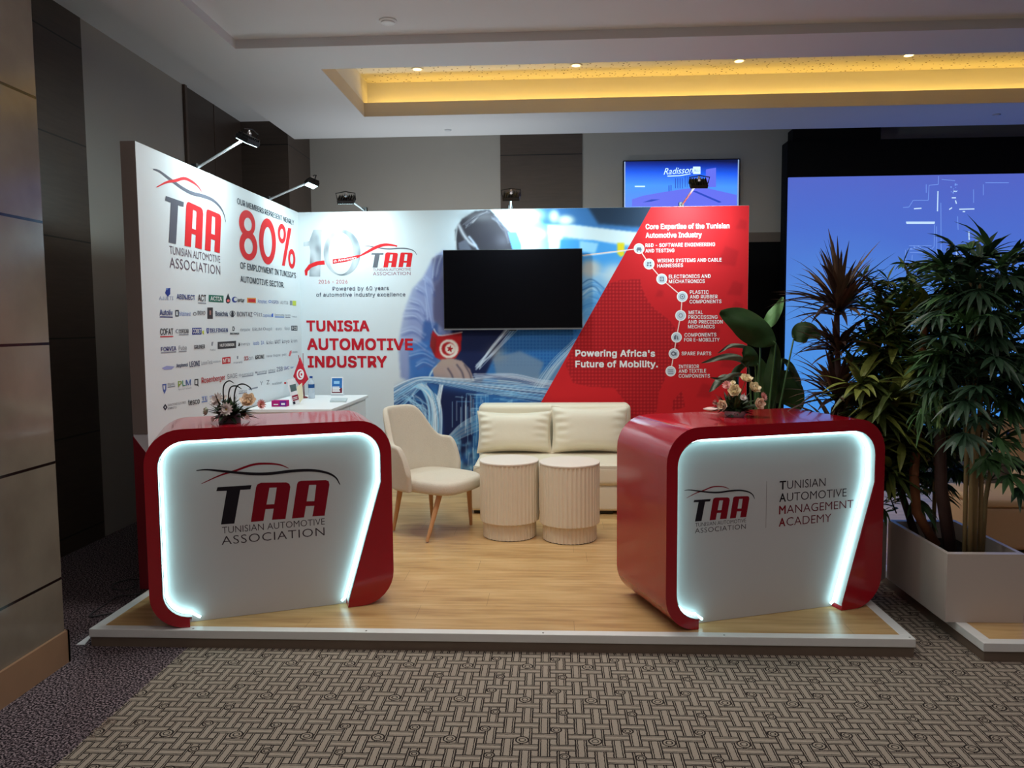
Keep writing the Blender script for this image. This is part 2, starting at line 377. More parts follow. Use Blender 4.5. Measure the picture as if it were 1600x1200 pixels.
# ---------------------------------------------------------------- ceiling fittings
first = None
for k, (px, py, lb) in enumerate(((652, 108, 'leftmost of the four small downlights in the yellow coffer'), (900, 102, 'second downlight from the left in the yellow coffer'),
        (1155, 95, 'third downlight from the left in the yellow coffer'), (1420, 86, 'rightmost downlight in the yellow ceiling coffer'))):
    p = at_z(px, py, 3.812)
    if first is None:
        first = thing('downlight', lb, 'downlight', tuple(p), 0, 'downlights in the coffer')
        m = MB(); m.lathe([(.055, -.004), (.055, .002), (.04, .002), (.04, -.004)], 28); m.build('trim_ring', mat('downlight_ring', (230, 225, 210), .4), first, True, autosmooth=40)
        m = MB(); m.lathe([(.038, -.003), (.038, -.001)], 24); m.build('lens', mat('downlight_lens', (255, 240, 200), emit=(255, 236, 190), estr=7), first)
    else: dup(first, tuple(p), 0, lb)
    lamp('downlight_beam', 'SPOT', (p[0], p[1]+.0, 3.79), (p[0]+.02, p[1]+.10, 0), 5.5, (1, .82, .52), spot_size=R(64), spot_blend=.5, shadow_soft_size=.03)
p = at_z(606, 32, ZF); sm = thing('smoke_detector', 'round white smoke detector on the ceiling in front of the coffer', 'smoke detector', tuple(p))
m = MB(); m.lathe([(.060, 0), (.060, -.007), (.054, -.012)], 30); m.build('base', mat('detector_white', (235, 235, 235), .4), sm, True, autosmooth=40)
m = MB(); m.lathe([(.045, -.012), (.045, -.018), (.036, -.022), (.01, -.023)], 30); m.build('sensor_cap', MATS['detector_white'], sm, True, autosmooth=40)
for px, py, lb in ((700, 203, 'tiny flush sprinkler cap in the white ceiling frame above the grey wall'), (1557, 179, 'tiny flush sprinkler cap in the white ceiling frame above the blue screen wall')):
    p = at_z(px, py, ZS); m = MB(); m.lathe([(.035, 0), (.035, -.006), (.02, -.010)], 22)
    o = m.build('sprinkler_cap', mat('sprinkler_white', (205, 205, 208), .4), None, True, T=Matrix.Translation(tuple(p))); tag(o, lb, 'sprinkler', 'sprinkler caps')

# ---------------------------------------------------------------- the stand: platform
SX0, SX1, SY0, SY1 = -.03, 3.811, -3.214, .12
WHITE_ALU = mat('white_aluminium', (226, 226, 222), .35, .0, vary=(20, .03)); FASCIA = mat('fascia_brown', (112, 96, 82), .55, vary=(14, .12))
def platform(name, label, x0, x1, y0, y1):
    st = thing(name, label, 'platform', ((x0+x1)/2, (y0+y1)/2, 0)); T = Matrix.Translation((-(x0+x1)/2, -(y0+y1)/2, 0))
    m = MB(); m.box((x0+.05, y0+.05, .02), (x1-.05, y1, HS-.001), T); m.build('deck', OAK, st)
    m = MB()
    for a, b in (((x0, y0, .046), (x1, y0+.052, HS)), ((x0, y0+.052, .046), (x0+.052, y1, HS)), ((x1-.052, y0+.052, .046), (x1, y1, HS))): m.box(a, b, T)
    m.build('edge_trim', WHITE_ALU, st, bevel=.003)
    m = MB()
    for a, b in (((x0+.006, y0+.006, 0), (x1-.006, y0+.03, .046)), ((x0+.006, y0+.03, 0), (x0+.03, y1, .046)), ((x1-.03, y0+.03, 0), (x1-.006, y1, .046))): m.box(a, b, T)
    m.build('fascia', FASCIA, st)
    for xx in np.linspace(x0+.5, x1-.02, 5):
        m = MB(); m.lathe([(.005, HS), (.004, HS+.0012)], 8, T@Matrix.Translation((xx, y0+.02, 0))); m.build('screw', mat('screw_steel', (120, 118, 112), .35, .8), st)
    return st
platform('exhibition_platform', 'wide low oak-topped platform with white metal edges under the whole stand', SX0, SX1, SY0, SY1)
platform('exhibition_platform.001', 'oak-topped platform of the neighbouring stand under the white planter', 4.088, 8.6, -3.25, .3)

# ---------------------------------------------------------------- the stand: partition walls
PH = 2.489; WHITEP = mat('white_print', (214, 220, 224), .6, spec=.15)
PW = 3.828; EPS = .0007
bp = thing('back_partition', 'wide printed back wall of the stand with red corner and worker photograph', 'partition wall', (PW/2, .04, HS))
Tb = Matrix.Translation((-PW/2, -.04, -HS))
def under(parent, o): return o
m = MB(); m.box((-.08, 0, HS), (PW, .08, PH), Tb); bp = m.build('panel', [WHITEP], bp)
lp = thing('side_partition', 'tall white side wall of the stand covered with member logos', 'partition wall', (-.04, -1.33, HS))
Tl = Matrix.Translation((.04, 1.33, -HS))
YL = -2.649
m = MB(); m.box((-.08, YL, HS), (0, -.0005, PH), Tl); lpr = lp; lp = m.build('panel', [WHITEP], lp)
m = MB(); m.prism([(-.081, HS), (.0005, HS), (.0005, .82), (-.081, .93)], YL-.004, YL-.0005, Tl); m.build('edge_band', mat('edge_band_red', (120, 18, 34), .4, vary=(10, .05)), lpr)
m = MB(); m.box((-.081, YL-.003, .94), (.0005, YL-.0005, PH), Tl); m.build('edge_strip', mat('edge_strip_grey', (132, 120, 114), .5, vary=(10, .04)), lpr)
class WB(MB):
    def build(s, name, mats, parent=None, **kw): return wbuild_raw(s, name, mats, parent, **kw)
def wbuild_raw(s, name, mats, parent, **kw):
    o = MB.build(s, name, mats, parent, **kw)
    if parent is not None: o.matrix_parent_inverse = world_of(parent).inverted()
    return o
def world_of(o):
    return o.matrix_basis if o.parent is None else world_of(o.parent) @ o.matrix_parent_inverse @ o.matrix_basis

# ---- photograph printed on the back wall (painted here pixel by pixel into vertex colours)
GX0, GY0, GW, GH = 585, 314, 592, 458
yy, xx = np.mgrid[0:GH, 0:GW].astype(float); xx += GX0; yy += GY0
IMG = np.zeros((GH, GW, 3)); IMG[:] = (214, 220, 224)
def blur(a, n):
    for _ in range(n):
        p = np.pad(a, 1, mode='edge'); a = (p[:-2, 1:-1]+2*p[1:-1, 1:-1]+p[2:, 1:-1])/4
        p = np.pad(a, 1, mode='edge'); a = (p[1:-1, :-2]+2*p[1:-1, 1:-1]+p[1:-1, 2:])/4
    return a
def pmask(pts):
    ins = np.zeros(xx.shape, bool); n = len(pts)
    for i in range(n):
        (x0, y0), (x1, y1) = pts[i], pts[(i+1) % n]
        if y0 == y1: continue
        c = ((y0 > yy) != (y1 > yy)) & (xx < (x1-x0)*(yy-y0)/(y1-y0)+x0); ins ^= c
    return ins.astype(float)
def blend(mask, col):
    global IMG
    IMG = IMG*(1-mask[..., None])+np.array(col, float)*mask[..., None]
def poly(pts, col, soft=2, a=1.0): blend(blur(pmask(pts), soft)*a if soft else pmask(pts)*a, col)
def blob(cx, cy, rx, ry, col, a=1.0, p=1.0): blend(a*np.exp(-(((xx-cx)/rx)**2+((yy-cy)/ry)**2)**p), col)
def stroke(pts, w, col, a=1.0, n=8):
    c = np.array(bez(pts, n)); x0, x1 = c[:, 0].min()-6*w-3, c[:, 0].max()+6*w+3; y0, y1 = c[:, 1].min()-6*w-3, c[:, 1].max()+6*w+3
    i0, i1 = max(0, int(x0-GX0)), min(GW, int(x1-GX0)+1); j0, j1 = max(0, int(y0-GY0)), min(GH, int(y1-GY0)+1)
    if i0 >= i1 or j0 >= j1: return
    X, Y = xx[j0:j1, i0:i1], yy[j0:j1, i0:i1]; D = np.full(X.shape, 1e9)
    for k in range(len(c)-1):
        ax, ay = c[k]; d = c[k+1]-c[k]; L = max(1e-9, d@d); t = np.clip(((X-ax)*d[0]+(Y-ay)*d[1])/L, 0, 1)
        D = np.minimum(D, (X-ax-t*d[0])**2+(Y-ay-t*d[1])**2)
    mk = a*np.exp(-D/(w*w)); IMG[j0:j1, i0:i1] = IMG[j0:j1, i0:i1]*(1-mk[..., None])+np.array(col, float)*mk[..., None]
rr = random.Random(3); J = lambda s: rr.uniform(-s, s)
# blurred factory behind
fade = np.clip((xx-640)/110, 0, 1); blend(fade*.55, (176, 198, 216))
blend(np.clip((xx-800)/60, 0, 1)*np.clip((560-yy)/200, 0, 1), (108, 176, 232))
poly([(812, 318), (1030, 318), (1000, 372), (905, 352), (850, 350)], (64, 116, 176), 8)
poly([(915, 318), (1030, 318), (1010, 356), (935, 350)], (40, 56, 78), 8)
for c in ((818, 336, 30, 12, (238, 250, 252)), (884, 344, 13, 8, (236, 246, 228)), (838, 366, 16, 9, (226, 244, 250)), (826, 384, 26, 16, (190, 232, 250)), (800, 330, 26, 10, (226, 244, 250)), (866, 338, 8, 10, (210, 224, 232))): blob(*c, a=.95, p=1.6)
poly([(855, 352), (900, 352), (1004, 364), (990, 384), (880, 370), (872, 394), (858, 392)], (214, 226, 232), 3)
poly([(876, 374), (930, 376), (990, 388), (960, 430), (910, 420), (876, 392)], (74, 156, 226), 3)
poly([(905, 376), (935, 380), (930, 396), (906, 392)], (150, 206, 240), 3)
blob(922, 420, 18, 14, (206, 196, 186), .9, 2); poly([(965, 380), (976, 380), (976, 398), (970, 402), (965, 396)], (228, 206, 40), 2)
blob(960, 428, 22, 16, (208, 222, 230), .9, 1.5); blob(930, 470, 26, 30, (120, 176, 220), .8)
for k in range(16):
    y0 = 446+k*3.6; stroke([(908, y0+J(4)), (925+J(5), y0-8+J(5)), (950+J(6), y0+10+J(5))], .9, rr.choice([(34, 84, 150), (200, 226, 244), (70, 140, 210)]), .7)
stroke([(912, 400), (960, 394), (1004, 388)], .9, (236, 246, 252), .9)
poly([(905, 470), (950, 450), (915, 515)], (80, 150, 214), 6, .7)
# below the television
poly([(690, 512), (980, 512), (860, 640), (820, 772), (600, 772), (612, 650)], (52, 112, 176), 10)
for iy in range(12):
    for ix in range(38): 
        cx, cy = 772+ix*5.3, 512+iy*5.3
        if cx < 905-(cy-512)*.56: blob(cx, cy, 1.6, 1.6, (22, 76, 150), .75)
# dark coat of the worker
poly([(690, 508), (800, 508), (766, 570), (742, 620), (738, 700), (742, 772), (690, 772), (684, 620)], (24, 34, 74), 4)
poly([(585, 652), (640, 640), (690, 640), (700, 772), (640, 772), (600, 700)], (44, 76, 140), 10, .85)
poly([(770, 560), (812, 548), (850, 566), (838, 600), (778, 598)], (120, 140, 164), 6, .8); blob(776, 552, 14, 12, (150, 146, 140), .7)
poly([(820, 600), (890, 555), (905, 540), (880, 610)], (128, 150, 174), 5, .6)
# head
poly([(713, 392), (711, 360), (722, 342), (742, 330), (764, 327), (784, 340), (802, 362), (806, 392)], (56, 54, 62), 2)
blob(748, 338, 24, 8, (112, 112, 118), .7)
for k in range(60):
    a = rr.random(); stroke([(762+J(4), 331+J(1)), (750-a*10, 336+a*4+J(2)), (738-a*14+J(3), 346+a*8+J(3))], .7, rr.choice([(54, 54, 66), (170, 170, 176), (110, 110, 120), (66, 66, 80)]), .6)
for k in range(30): stroke([(772+J(4), 338+J(4)), (786+J(4), 352+J(6)), (796+J(4), 372+J(8))], .7, rr.choice([(64, 64, 78), (140, 146, 160), (90, 92, 106)]), .5)
blob(764, 372, 22, 16, (48, 46, 56), .8); blob(786, 376, 12, 10, (96, 96, 110), .5)
poly([(767, 328), (778, 330), (797, 356), (806, 362), (816, 384), (816, 392), (806, 392), (800, 366), (786, 350)], (204, 232, 244), 1); poly([(794, 363), (807, 363), (815, 384), (815, 392), (801, 392)], (92, 156, 222), 1)
stroke([(717, 352), (724, 366), (733, 378), (742, 384)], 2.6, (176, 180, 192)); stroke([(733, 370), (741, 380), (748, 392)], 1.6, (170, 184, 206)); stroke([(714, 356), (712, 376), (713, 392)], 1.2, (206, 214, 220), .7)
poly([(716, 380), (728, 374), (738, 392), (718, 394)], (96, 100, 116), 1)
# shoulder and sleeve
poly([(694, 390), (676, 404), (662, 432), (644, 452), (630, 490), (622, 540), (626, 590), (650, 600), (694, 600), (706, 520), (700, 400)], (132, 144, 190), 6, .9)
poly([(694, 430), (680, 448), (676, 500), (700, 520)], (88, 84, 116), 6, .75); poly([(640, 560), (690, 520), (700, 600), (650, 606)], (70, 104, 166), 8, .8)
poly([(662, 500), (684, 505), (686, 560), (690, 592), (670, 592), (656, 560)], (48, 84, 150), 6, .8); poly([(640, 540), (668, 530), (690, 556), (692, 596), (640, 600)], (58, 112, 186), 7, .75); poly([(676, 404), (694, 400), (696, 500), (676, 500)], (96, 96, 134), 5, .6)
for P in ([(690, 400), (684, 416), (681, 432)], [(662, 436), (672, 446), (676, 458)], [(650, 450), (664, 462), (668, 500)], [(632, 482), (652, 484), (664, 498)], [(630, 494), (648, 494), (660, 506)], [(626, 520), (644, 516), (662, 528)], [(624, 534), (646, 534), (664, 546)], [(664, 440), (670, 480), (676, 512)], [(680, 402), (677, 420), (676, 434)], [(640, 470), (655, 476), (662, 490)], [(640, 556), (660, 552), (676, 560)], [(650, 572), (662, 566), (676, 572)]):
    stroke(P, 1.2, (206, 220, 244), .45); stroke([(a+3, b+4) for a, b in P], 2.4, (84, 98, 158), .45); stroke([(a+2, b-5) for a, b in P], 2.2, (176, 190, 226), .35)
stroke([(692, 566), (680, 574), (672, 586), (671, 598)], 1.5, (196, 226, 240))
# flag shield
poly([(676, 516), (685, 525), (722, 518), (720, 548), (712, 560), (696, 566), (680, 558), (672, 540)], (176, 30, 36), 1); poly([(674, 520), (682, 530), (680, 556), (672, 542)], (120, 40, 40), 2, .7)
stroke([(678, 514), (685, 524), (700, 523), (722, 519)], .9, (226, 230, 236), .95, 2)
def circ(cx, cy, r, n=40): return [(cx+r*math.cos(2*PI*k/n), cy+r*math.sin(2*PI*k/n)) for k in range(n)]
poly(circ(701.5, 545, 15), (236, 226, 216), 1); poly(circ(700.5, 545, 10.5), (176, 30, 36), 1); poly(circ(703.5, 545, 8.2), (236, 226, 216), 1)
poly([(703+ (6 if k % 2 == 0 else 2.6)*math.cos(PI*k/5-.1), 545+(6 if k % 2 == 0 else 2.6)*math.sin(PI*k/5-.1)) for k in range(10)], (176, 30, 36), 0)
# hand
poly([(676, 578), (690, 562), (706, 560), (722, 564), (734, 576), (742, 596), (734, 598), (716, 598), (690, 594), (678, 590)], (176, 152, 146), 1)
blob(700, 566, 14, 6, (178, 158, 146), .8); 
for P in ([(700, 576), (706, 586), (710, 598)], [(714, 570), (722, 582), (726, 597)], [(726, 570), (734, 584), (737, 596)]): stroke(P, 1.5, (84, 78, 96), .8); stroke([(a-5, b) for a, b in P], 1.6, (176, 160, 160), .5)
# glowing wires
LT = [(176, 222, 246), (206, 232, 248), (120, 190, 236), (230, 240, 250), (150, 206, 240)]
stroke([(602, 628), (640, 604), (664, 598), (700, 602), (780, 614), (880, 626)], 9, (44, 88, 150), .8)
poly([(600, 632), (640, 606), (668, 606), (690, 640), (690, 700), (640, 660), (604, 650)], (34, 60, 112), 6, .75)
for k in range(34):
    o = J(10); stroke([(598+J(4), 628+o*1.4), (632, 606+o), (660+J(4), 594+o*.5), (704, 598+o*.7), (770, 606+o*1.1+J(2)), (840, 614+o*1.4+J(2)), (905, 622+o*1.5)], .7, rr.choice(LT+[(40, 70, 124), (30, 50, 104), (24, 44, 96)]), .6)
for k in range(34): 
    e = J(1); stroke([(662+J(6), 596+J(3)), (640, 612+e*12), (616, 626+e*20), (594, 636+e*22)], .6, rr.choice(LT+[(60, 70, 130)]), .55)
for k in range(26): 
    o = J(10); stroke([(742+J(4), 588+J(4)), (800, 590+o*.6), (850, 600+o*.6), (900, 606+o)], .6, rr.choice([(206, 216, 230), (170, 190, 216), (90, 100, 140)]), .7)
for k in range(16):
    o = J(8); stroke([(746+J(4), 574+J(4)), (770+o, 548+J(4)), (800+o*1.4, 514)], .6, (206, 222, 240), .7)
for k in range(14):
    o = J(9); stroke([(840+o, 606), (868+o, 566), (905+o, 530)], .55, (196, 216, 232), .55)
for k in range(40):
    o = J(16); stroke([(648+J(12), 600+J(4)), (668+o*.5, 612+J(4)), (680+o*.7, 640+J(6)), (679+o*.8, 690+J(8)), (677+o*.9, 768)], .75, rr.choice(LT), .7)
for k in range(16): stroke([(636+J(10), 620+J(6)), (652+J(12), 632+J(8)), (664+J(10), 648+J(10)), (668+J(8), 700+J(20))], .7, rr.choice(LT), .55)
for k in range(12): stroke([(690+J(3), 600), (684+J(4), 640), (684+J(3), 700), (684+J(4), 766)], .7, (226, 242, 252), .7)
for k in range(22):
    o = J(9); stroke([(604+J(6), 624+o*1.3), (636, 604+o), (662+J(3), 594+o*.5), (706, 599+o*.6), (772, 608+o), (842, 616+o*1.2), (905, 623+o*1.4)], .55, rr.choice([(232, 244, 252), (150, 208, 242), (40, 78, 140), (110, 180, 232), (30, 58, 116)]), .7)
for k in range(10): o = J(7); stroke([(664+J(3), 600), (676+o*.5, 616), (683+o*.6, 650), (682+o*.7, 700), (681+o*.8, 766)], .55, rr.choice([(232, 246, 254), (150, 208, 242), (30, 58, 116)]), .8)
# wire-frame car
for k in range(12): o = k*2.2; stroke([(700, 694-o*.5), (730, 680-o), (800, 650-o)], .8, rr.choice(LT[:3]), .6)
for k in range(26):
    x0 = 706+rr.random()*60; y0 = 626+J(14); stroke([(x0, y0), (x0, y0+20+rr.random()*40)], .6, rr.choice(LT), .65, 1)
for k in range(40):
    x0, y0 = 712+rr.random()*110, 612+rr.random()*40; stroke([(x0, y0), (x0+8+rr.random()*16, y0+J(2))], .8, rr.choice(LT[:3]), .5, 1)
for k in range(90):
    x0, y0 = 690+rr.random()*60, 690+rr.random()*80; blob(x0, y0, 2+rr.random()*4, 2+rr.random()*5, rr.choice([(100, 176, 224), (150, 210, 240), (40, 90, 160)]), .5)
for k in range(40):
    x0, y0 = 690+rr.random()*55, 680+rr.random()*80; stroke([(x0, y0), (x0+J(2), y0+10+rr.random()*20)], .6, rr.choice(LT), .5, 1)
for k in range(24):
    x0 = 600+rr.random()*140; blob(x0, 762+J(6), 5+rr.random()*6, 2.5, rr.choice([(110, 190, 232), (60, 120, 180), (30, 50, 100)]), .7)
# pale fade to the white side of the wall
fw = np.clip((xx-600-np.clip((yy-480)*.0, 0, 0))/46, 0, 1); fw = fw*fw*(3-2*fw)
edgex = np.interp(yy[:, 0], [314, 400, 450, 520, 600, 640, 700, 772], [672, 668, 640, 622, 606, 592, 592, 590])[:, None]
fw = np.clip((xx-edgex+26)/48, 0, 1); fw = fw*fw*(3-2*fw); IMG = IMG*fw[..., None]+np.array((214., 220, 224))*(1-fw[..., None])

# ---- red field with its dotted map
RED = np.zeros((GH, GW, 3)); RED[:] = (206, 36, 42)
def rblend(mask, col):
    global RED
    RED = RED*(1-mask[..., None])+np.array(col, float)*mask[..., None]
mp = pmask([(938, 448), (968, 438), (1000, 436), (1004, 452), (1012, 470), (1024, 484), (1046, 500), (1060, 520), (1062, 548), (1050, 566), (1040, 590), (1030, 612), (1026, 640), (1012, 700), (980, 690), (985, 640), (960, 606), (920, 604), (895, 598), (884, 570), (900, 530), (924, 490)])
mp = np.maximum(mp, pmask([(1052, 626), (1066, 610), (1070, 636), (1050, 642)]))
dots = np.exp(-((((xx-3*((yy//5.4) % 2)*0) % 5.4)-2.7)**2+((yy % 5.4)-2.7)**2)/3.0)
rblend(mp*.5*(1-dots), (110, 12, 22)); rblend(mp*.55*dots, (226, 62, 62))
for x0, y0, s in ((1030, 458, 10), (1136, 400, 26), (1148, 450, 20), (1110, 520, 22), (1150, 480, 16), (1080, 470, 10), (1140, 560, 26), (1100, 610, 20), (1158, 350, 14)):
    rblend(blur(pmask([(x0-s*.6, y0+s*.5), (x0-s*.1, y0-s*.6), (x0+s*.7, y0-s*.3), (x0+s*.5, y0+s*.6)]), 5)*.22, (110, 16, 24))
def print_mat():
    n = NT('photo_print'); a = n.t.nodes.new('ShaderNodeAttribute'); a.attribute_name = 'ink'; n.color(a.outputs['Color'])
    n.b.inputs['Roughness'].default_value = .6; n.b.inputs['Specular IOR Level'].default_value = .15; return n.m
PRINT = print_mat()
def raster(name, img, xf0, xf1, nx, parent, nz=440):
    Z = np.linspace(HS+.001, PH-.001, nz); P = np.zeros((nz, nx, 3))
    for k, z in enumerate(Z): P[k, :, 0] = np.linspace(xf0(z), xf1(z), nx); P[k, :, 2] = z
    P[:, :, 1] = -EPS; Q = P.reshape(-1, 3); d = Q-CAM; w = d@CF; px = 800+FPX*(d@CR)/w-GX0; py = 600-FPX*(d@CU)/w-GY0
    px = np.clip(px, 0, GW-1.001); py = np.clip(py, 0, GH-1.001); i = px.astype(int); j = py.astype(int); fx = (px-i)[:, None]; fy = (py-j)[:, None]
    c = (img[j, i]*(1-fx)+img[j, i+1]*fx)*(1-fy)+(img[j+1, i]*(1-fx)+img[j+1, i+1]*fx)*fy
    c = np.concatenate([lin(np.clip(c, 0, 255)), np.ones((len(c), 1))], 1)
    idx = np.arange(nz*nx).reshape(nz, nx); F = np.stack([idx[:-1, :-1], idx[:-1, 1:], idx[1:, 1:], idx[1:, :-1]], -1).reshape(-1, 4)
    me = bpy.data.meshes.new(name); me.vertices.add(len(Q)); me.vertices.foreach_set('co', Q.astype(np.float32).ravel())
    me.loops.add(F.size); me.loops.foreach_set('vertex_index', F.astype(np.int32).ravel()); me.polygons.add(len(F)); me.polygons.foreach_set('loop_start', np.arange(0, F.size, 4, dtype=np.int32)); me.update(calc_edges=True)
    at = me.color_attributes.new('ink', 'FLOAT_COLOR', 'POINT'); at.data.foreach_set('color', c.astype(np.float32).ravel()); me.materials.append(PRINT)
    o = bpy.data.objects.new(name, me); COL.objects.link(o); o.parent = parent; o.matrix_parent_inverse = world_of(parent).inverted(); return o
ba = at_y(1017, 324, 0); bb = at_y(845, 629, 0)
xb = lambda z: float(ba[0]+(bb[0]-ba[0])*(z-ba[2])/(bb[2]-ba[2]))
raster('photo_print', IMG, lambda z: .80, xb, 400, bp); raster('red_print', RED, xb, lambda z: PW-.001, 250, bp, 400)

# ---- lettering on the back wall
def bq(x, y, o=2): p = at_y(x, y, 0); return np.array([p[0], -EPS*o, p[2]])
def bt(mb, st, x0, y0, x1, y1, h, weight=0.0, gap=1.0, o=2):
    A, B = bq(x0, y0, o), bq(x1, y1, o); up = np.array([0, 0, bq(x0, y0-h)[2]-A[2]]); put_text(mb, st, A, B, up, weight, gap=gap, font=1)
RDK = ink(196, 34, 48); NAVY = ink(60, 66, 92); WHT = ink(244, 244, 244); GRY = ink(110, 112, 124); RBR = ink(214, 40, 46); GRYD = ink(96, 96, 104)
m = WB(); bt(m, 'TUNISIA', 480, 517, 576.5, 517, 15.5, .045, 1.03); bt(m, 'AUTOMOTIVE', 481, 546, 644.5, 546.5, 16.5, .045, 1.03); bt(m, 'INDUSTRY', 482, 573.5, 604, 573.5, 16.5, .045, 1.03)
m.build('headline_lettering', RDK, bp)
m = WB(); bt(m, '2016 - 2026', 498, 443, 543, 443, 5.5, .0, 1.05); m.build('year_lettering', ink(196, 60, 76), bp)
m = WB(); bt(m, 'Powered by 60 years', 520, 454, 607.5, 453, 6, .002, 1.08); bt(m, 'of automotive industry excellence', 494.5, 463.5, 633.5, 463, 6, .002, 1.06); m.build('motto_lettering', NAVY, bp)
m = WB(); bt(m, 'Core Expertise of the Tunisian', 1009, 358, 1139.5, 356.5, 7.5, .032, 1.04); bt(m, 'Automotive Industry', 1009, 371.5, 1096, 370.5, 7.5, .032, 1.04); m.build('list_heading_lettering', WHT, bp)
m = WB(); bt(m, "Powering Africa's", 899.5, 556.5, 1023, 557, 9.5, .042, 1.04); bt(m, 'Future of Mobility.', 899.5, 573.5, 1027.5, 573.5, 9.5, .042, 1.04); m.build('slogan_lettering', WHT, bp)
ITEMS = [((998.5, 388.5), 8.3, [('R&D - SOFTWARE ENGINEERING', 1008.5, 386, 1117, 384.5), ('AND TESTING', 1008.5, 394.5, 1053.5, 394)]),
 ((1014, 412.5), 8.5, [('WIRING SYSTEMS AND CABLE', 1027, 410, 1127, 408.5), ('HARNESSES', 1027, 418, 1067, 417)]),
 ((1034, 436), 8.5, [('ELECTRONICS AND', 1045, 435, 1110, 434), ('MECHATRONICS', 1045, 442.5, 1101, 442)]),
 ((1066, 463.5), 8.5, [('PLASTIC', 1078, 459, 1107, 459), ('AND RUBBER', 1078, 466.5, 1121, 466), ('COMPONENTS', 1077.5, 474, 1127, 473.5)]),
 ((1063.5, 493), 8.5, [('METAL', 1076, 491, 1098, 490.5), ('PROCESSING', 1075.5, 498, 1121, 498), ('AND PRECISION', 1075, 505.5, 1129, 505.5), ('MECHANICS', 1075, 513, 1116.5, 513)]),
 ((1057, 527), 8.3, [('COMPONENTS', 1069.5, 526, 1119, 525.5), ('FOR E-MOBILITY', 1069, 533.5, 1124, 533.5)]),
 ((1053, 552.5), 8.3, [('SPARE PARTS', 1065, 555, 1111, 555)]),
 ((1048, 580), 8.2, [('INTERIOR', 1060.5, 575.5, 1092, 575), ('AND TEXTILE', 1060.5, 582.5, 1103, 582), ('COMPONENTS', 1060.5, 590, 1109, 590)])]
lab = [c for c, _, _ in ITEMS]
m = WB()
for a, b in zip([(910, 399)]+lab[:-1], lab):
    A, B = np.array(a), np.array(b); d = (B-A)/np.hypot(*(B-A)); n_ = np.array([-d[1], d[0]])*.75
    q = [A+n_, B+n_, B-n_, A-n_]; m.mesh([bq(*p, 1.6) for p in q], [(0, 1, 2, 3)])
m.build('connector_line', ink(246, 214, 206), bp)
LGB = ink(206, 214, 224)
for k, (c, r, lines) in enumerate(ITEMS):
    m = WB(); m.flat(circ(*c, r), lambda a, b: bq(a, b, 2)); m.k = 1; m.flat(circ(*c, r-1.6), lambda a, b: bq(a, b, 2.6)); m.k = 2
    x0, y0 = c; z = 3.2
    Q = lambda pts: m.flat([(x0+a, y0+b) for a, b in pts], lambda a, b: bq(a, b, z))
    if k == 0: Q([(-4, 1), (-2.5, -2), (2.5, -2), (4, 1), (4, 3), (-4, 3)]); Q([(-3.2, 3.2), (-1.6, 3.2), (-1.6, 5), (-3.2, 5)]); Q([(1.6, 3.2), (3.2, 3.2), (3.2, 5), (1.6, 5)])
    elif k == 1:
        for a, b in ((-3, -3), (.6, -3.4), (-3.4, .6), (1, 1)): Q([(a, b), (a+2.8, b), (a+2.8, b+2.8), (a, b+2.8)])
    elif k == 2: m.flat([(x0+a, y0+b) for a, b in ((-3.2, -3.6), (3.2, -3.6), (3.2, 3.6), (-3.2, 3.6))], lambda a, b: bq(a, b, z), [[(x0+a, y0+b) for a, b in ((-1.8, -2.2), (1.8, -2.2), (1.8, 2.2), (-1.8, 2.2))]]); Q([(-.9, -.9), (.9, -.9), (.9, .9), (-.9, .9)])
    elif k == 3: m.flat(circ(x0, y0, 4.2, 8), lambda a, b: bq(a, b, z), [circ(x0, y0, 3, 8)]); Q(circ(0, 0, 1.4, 10))
    elif k == 4: m.flat(circ(x0, y0, 3.6, 6), lambda a, b: bq(a, b, z), [circ(x0, y0, 2.6, 6)])
    elif k == 5: Q([(-4, 3.4), (-4, -1), (-2, -3.6), (0, -3.6), (-.6, 3.4)]); Q([(.8, -1.2), (2, -3), (3, 3.6), (.8, 3.6)])
    elif k == 6: m.flat(circ(x0-1, y0, 3.6, 10), lambda a, b: bq(a, b, z), [circ(x0-1, y0, 1.8, 10)]); Q([(2, -2), (4, -2), (4, 3), (2, 3)])
    else: Q([(-4, -2.6), (4, -2.6), (4, -1.4), (-4, -1.4)]); Q([(-4, .2), (4, .2), (4, 1.2), (-4, 1.2)]); Q([(-4, 2.8), (4, 2.8), (4, 3.8), (-4, 3.8)])
    m.build('list_icon', [WHT, LGB, GRY], bp)
    m = WB()
    for st, x0, y0, x1, y1 in lines: bt(m, st, x0, y0, x1, y1, 5.4, .021, 1.05)
    m.build('list_lettering', WHT, bp)
# the silver anniversary figure with its red ribbon
n = NT('silver_print'); x, y, z = n.pos(); n.color(n.ramp(n.noise(1, 1, stretch=(9, 1, 5)), [(.3, C3(96, 104, 112)), (.5, C3(168, 176, 182)), (.7, C3(206, 214, 218))])); n.b.inputs['Roughness'].default_value = .4
SILV = n.m
m = WB(); g = lambda a, b: bq(450+a/6.154, 320+b/6.154, 1.6)
m.flat([(150, 360), (205, 350), (245, 240), (325, 240), (310, 690), (205, 690), (215, 440), (205, 395), (150, 400)], g)
def ell(cx, cy, rx, ry, n=48): return [(cx+rx*math.cos(2*PI*k/n), cy+ry*math.sin(2*PI*k/n)) for k in range(n)]
m.flat(ell(520, 460, 178, 222), g, [ell(508, 468, 118, 200)]); m.build('anniversary_number', SILV, bp)
m = WB(); g2 = lambda a, b: bq(450+a/6.154, 320+b/6.154, 2.4)
m.flat([(165, 680), (160, 630), (200, 575), (270, 545), (350, 535), (355, 575), (290, 580), (225, 605), (190, 640), (185, 680)], g2)
m.flat([(430, 525), (560, 508), (690, 480), (690, 505), (570, 545), (432, 568)], g2)
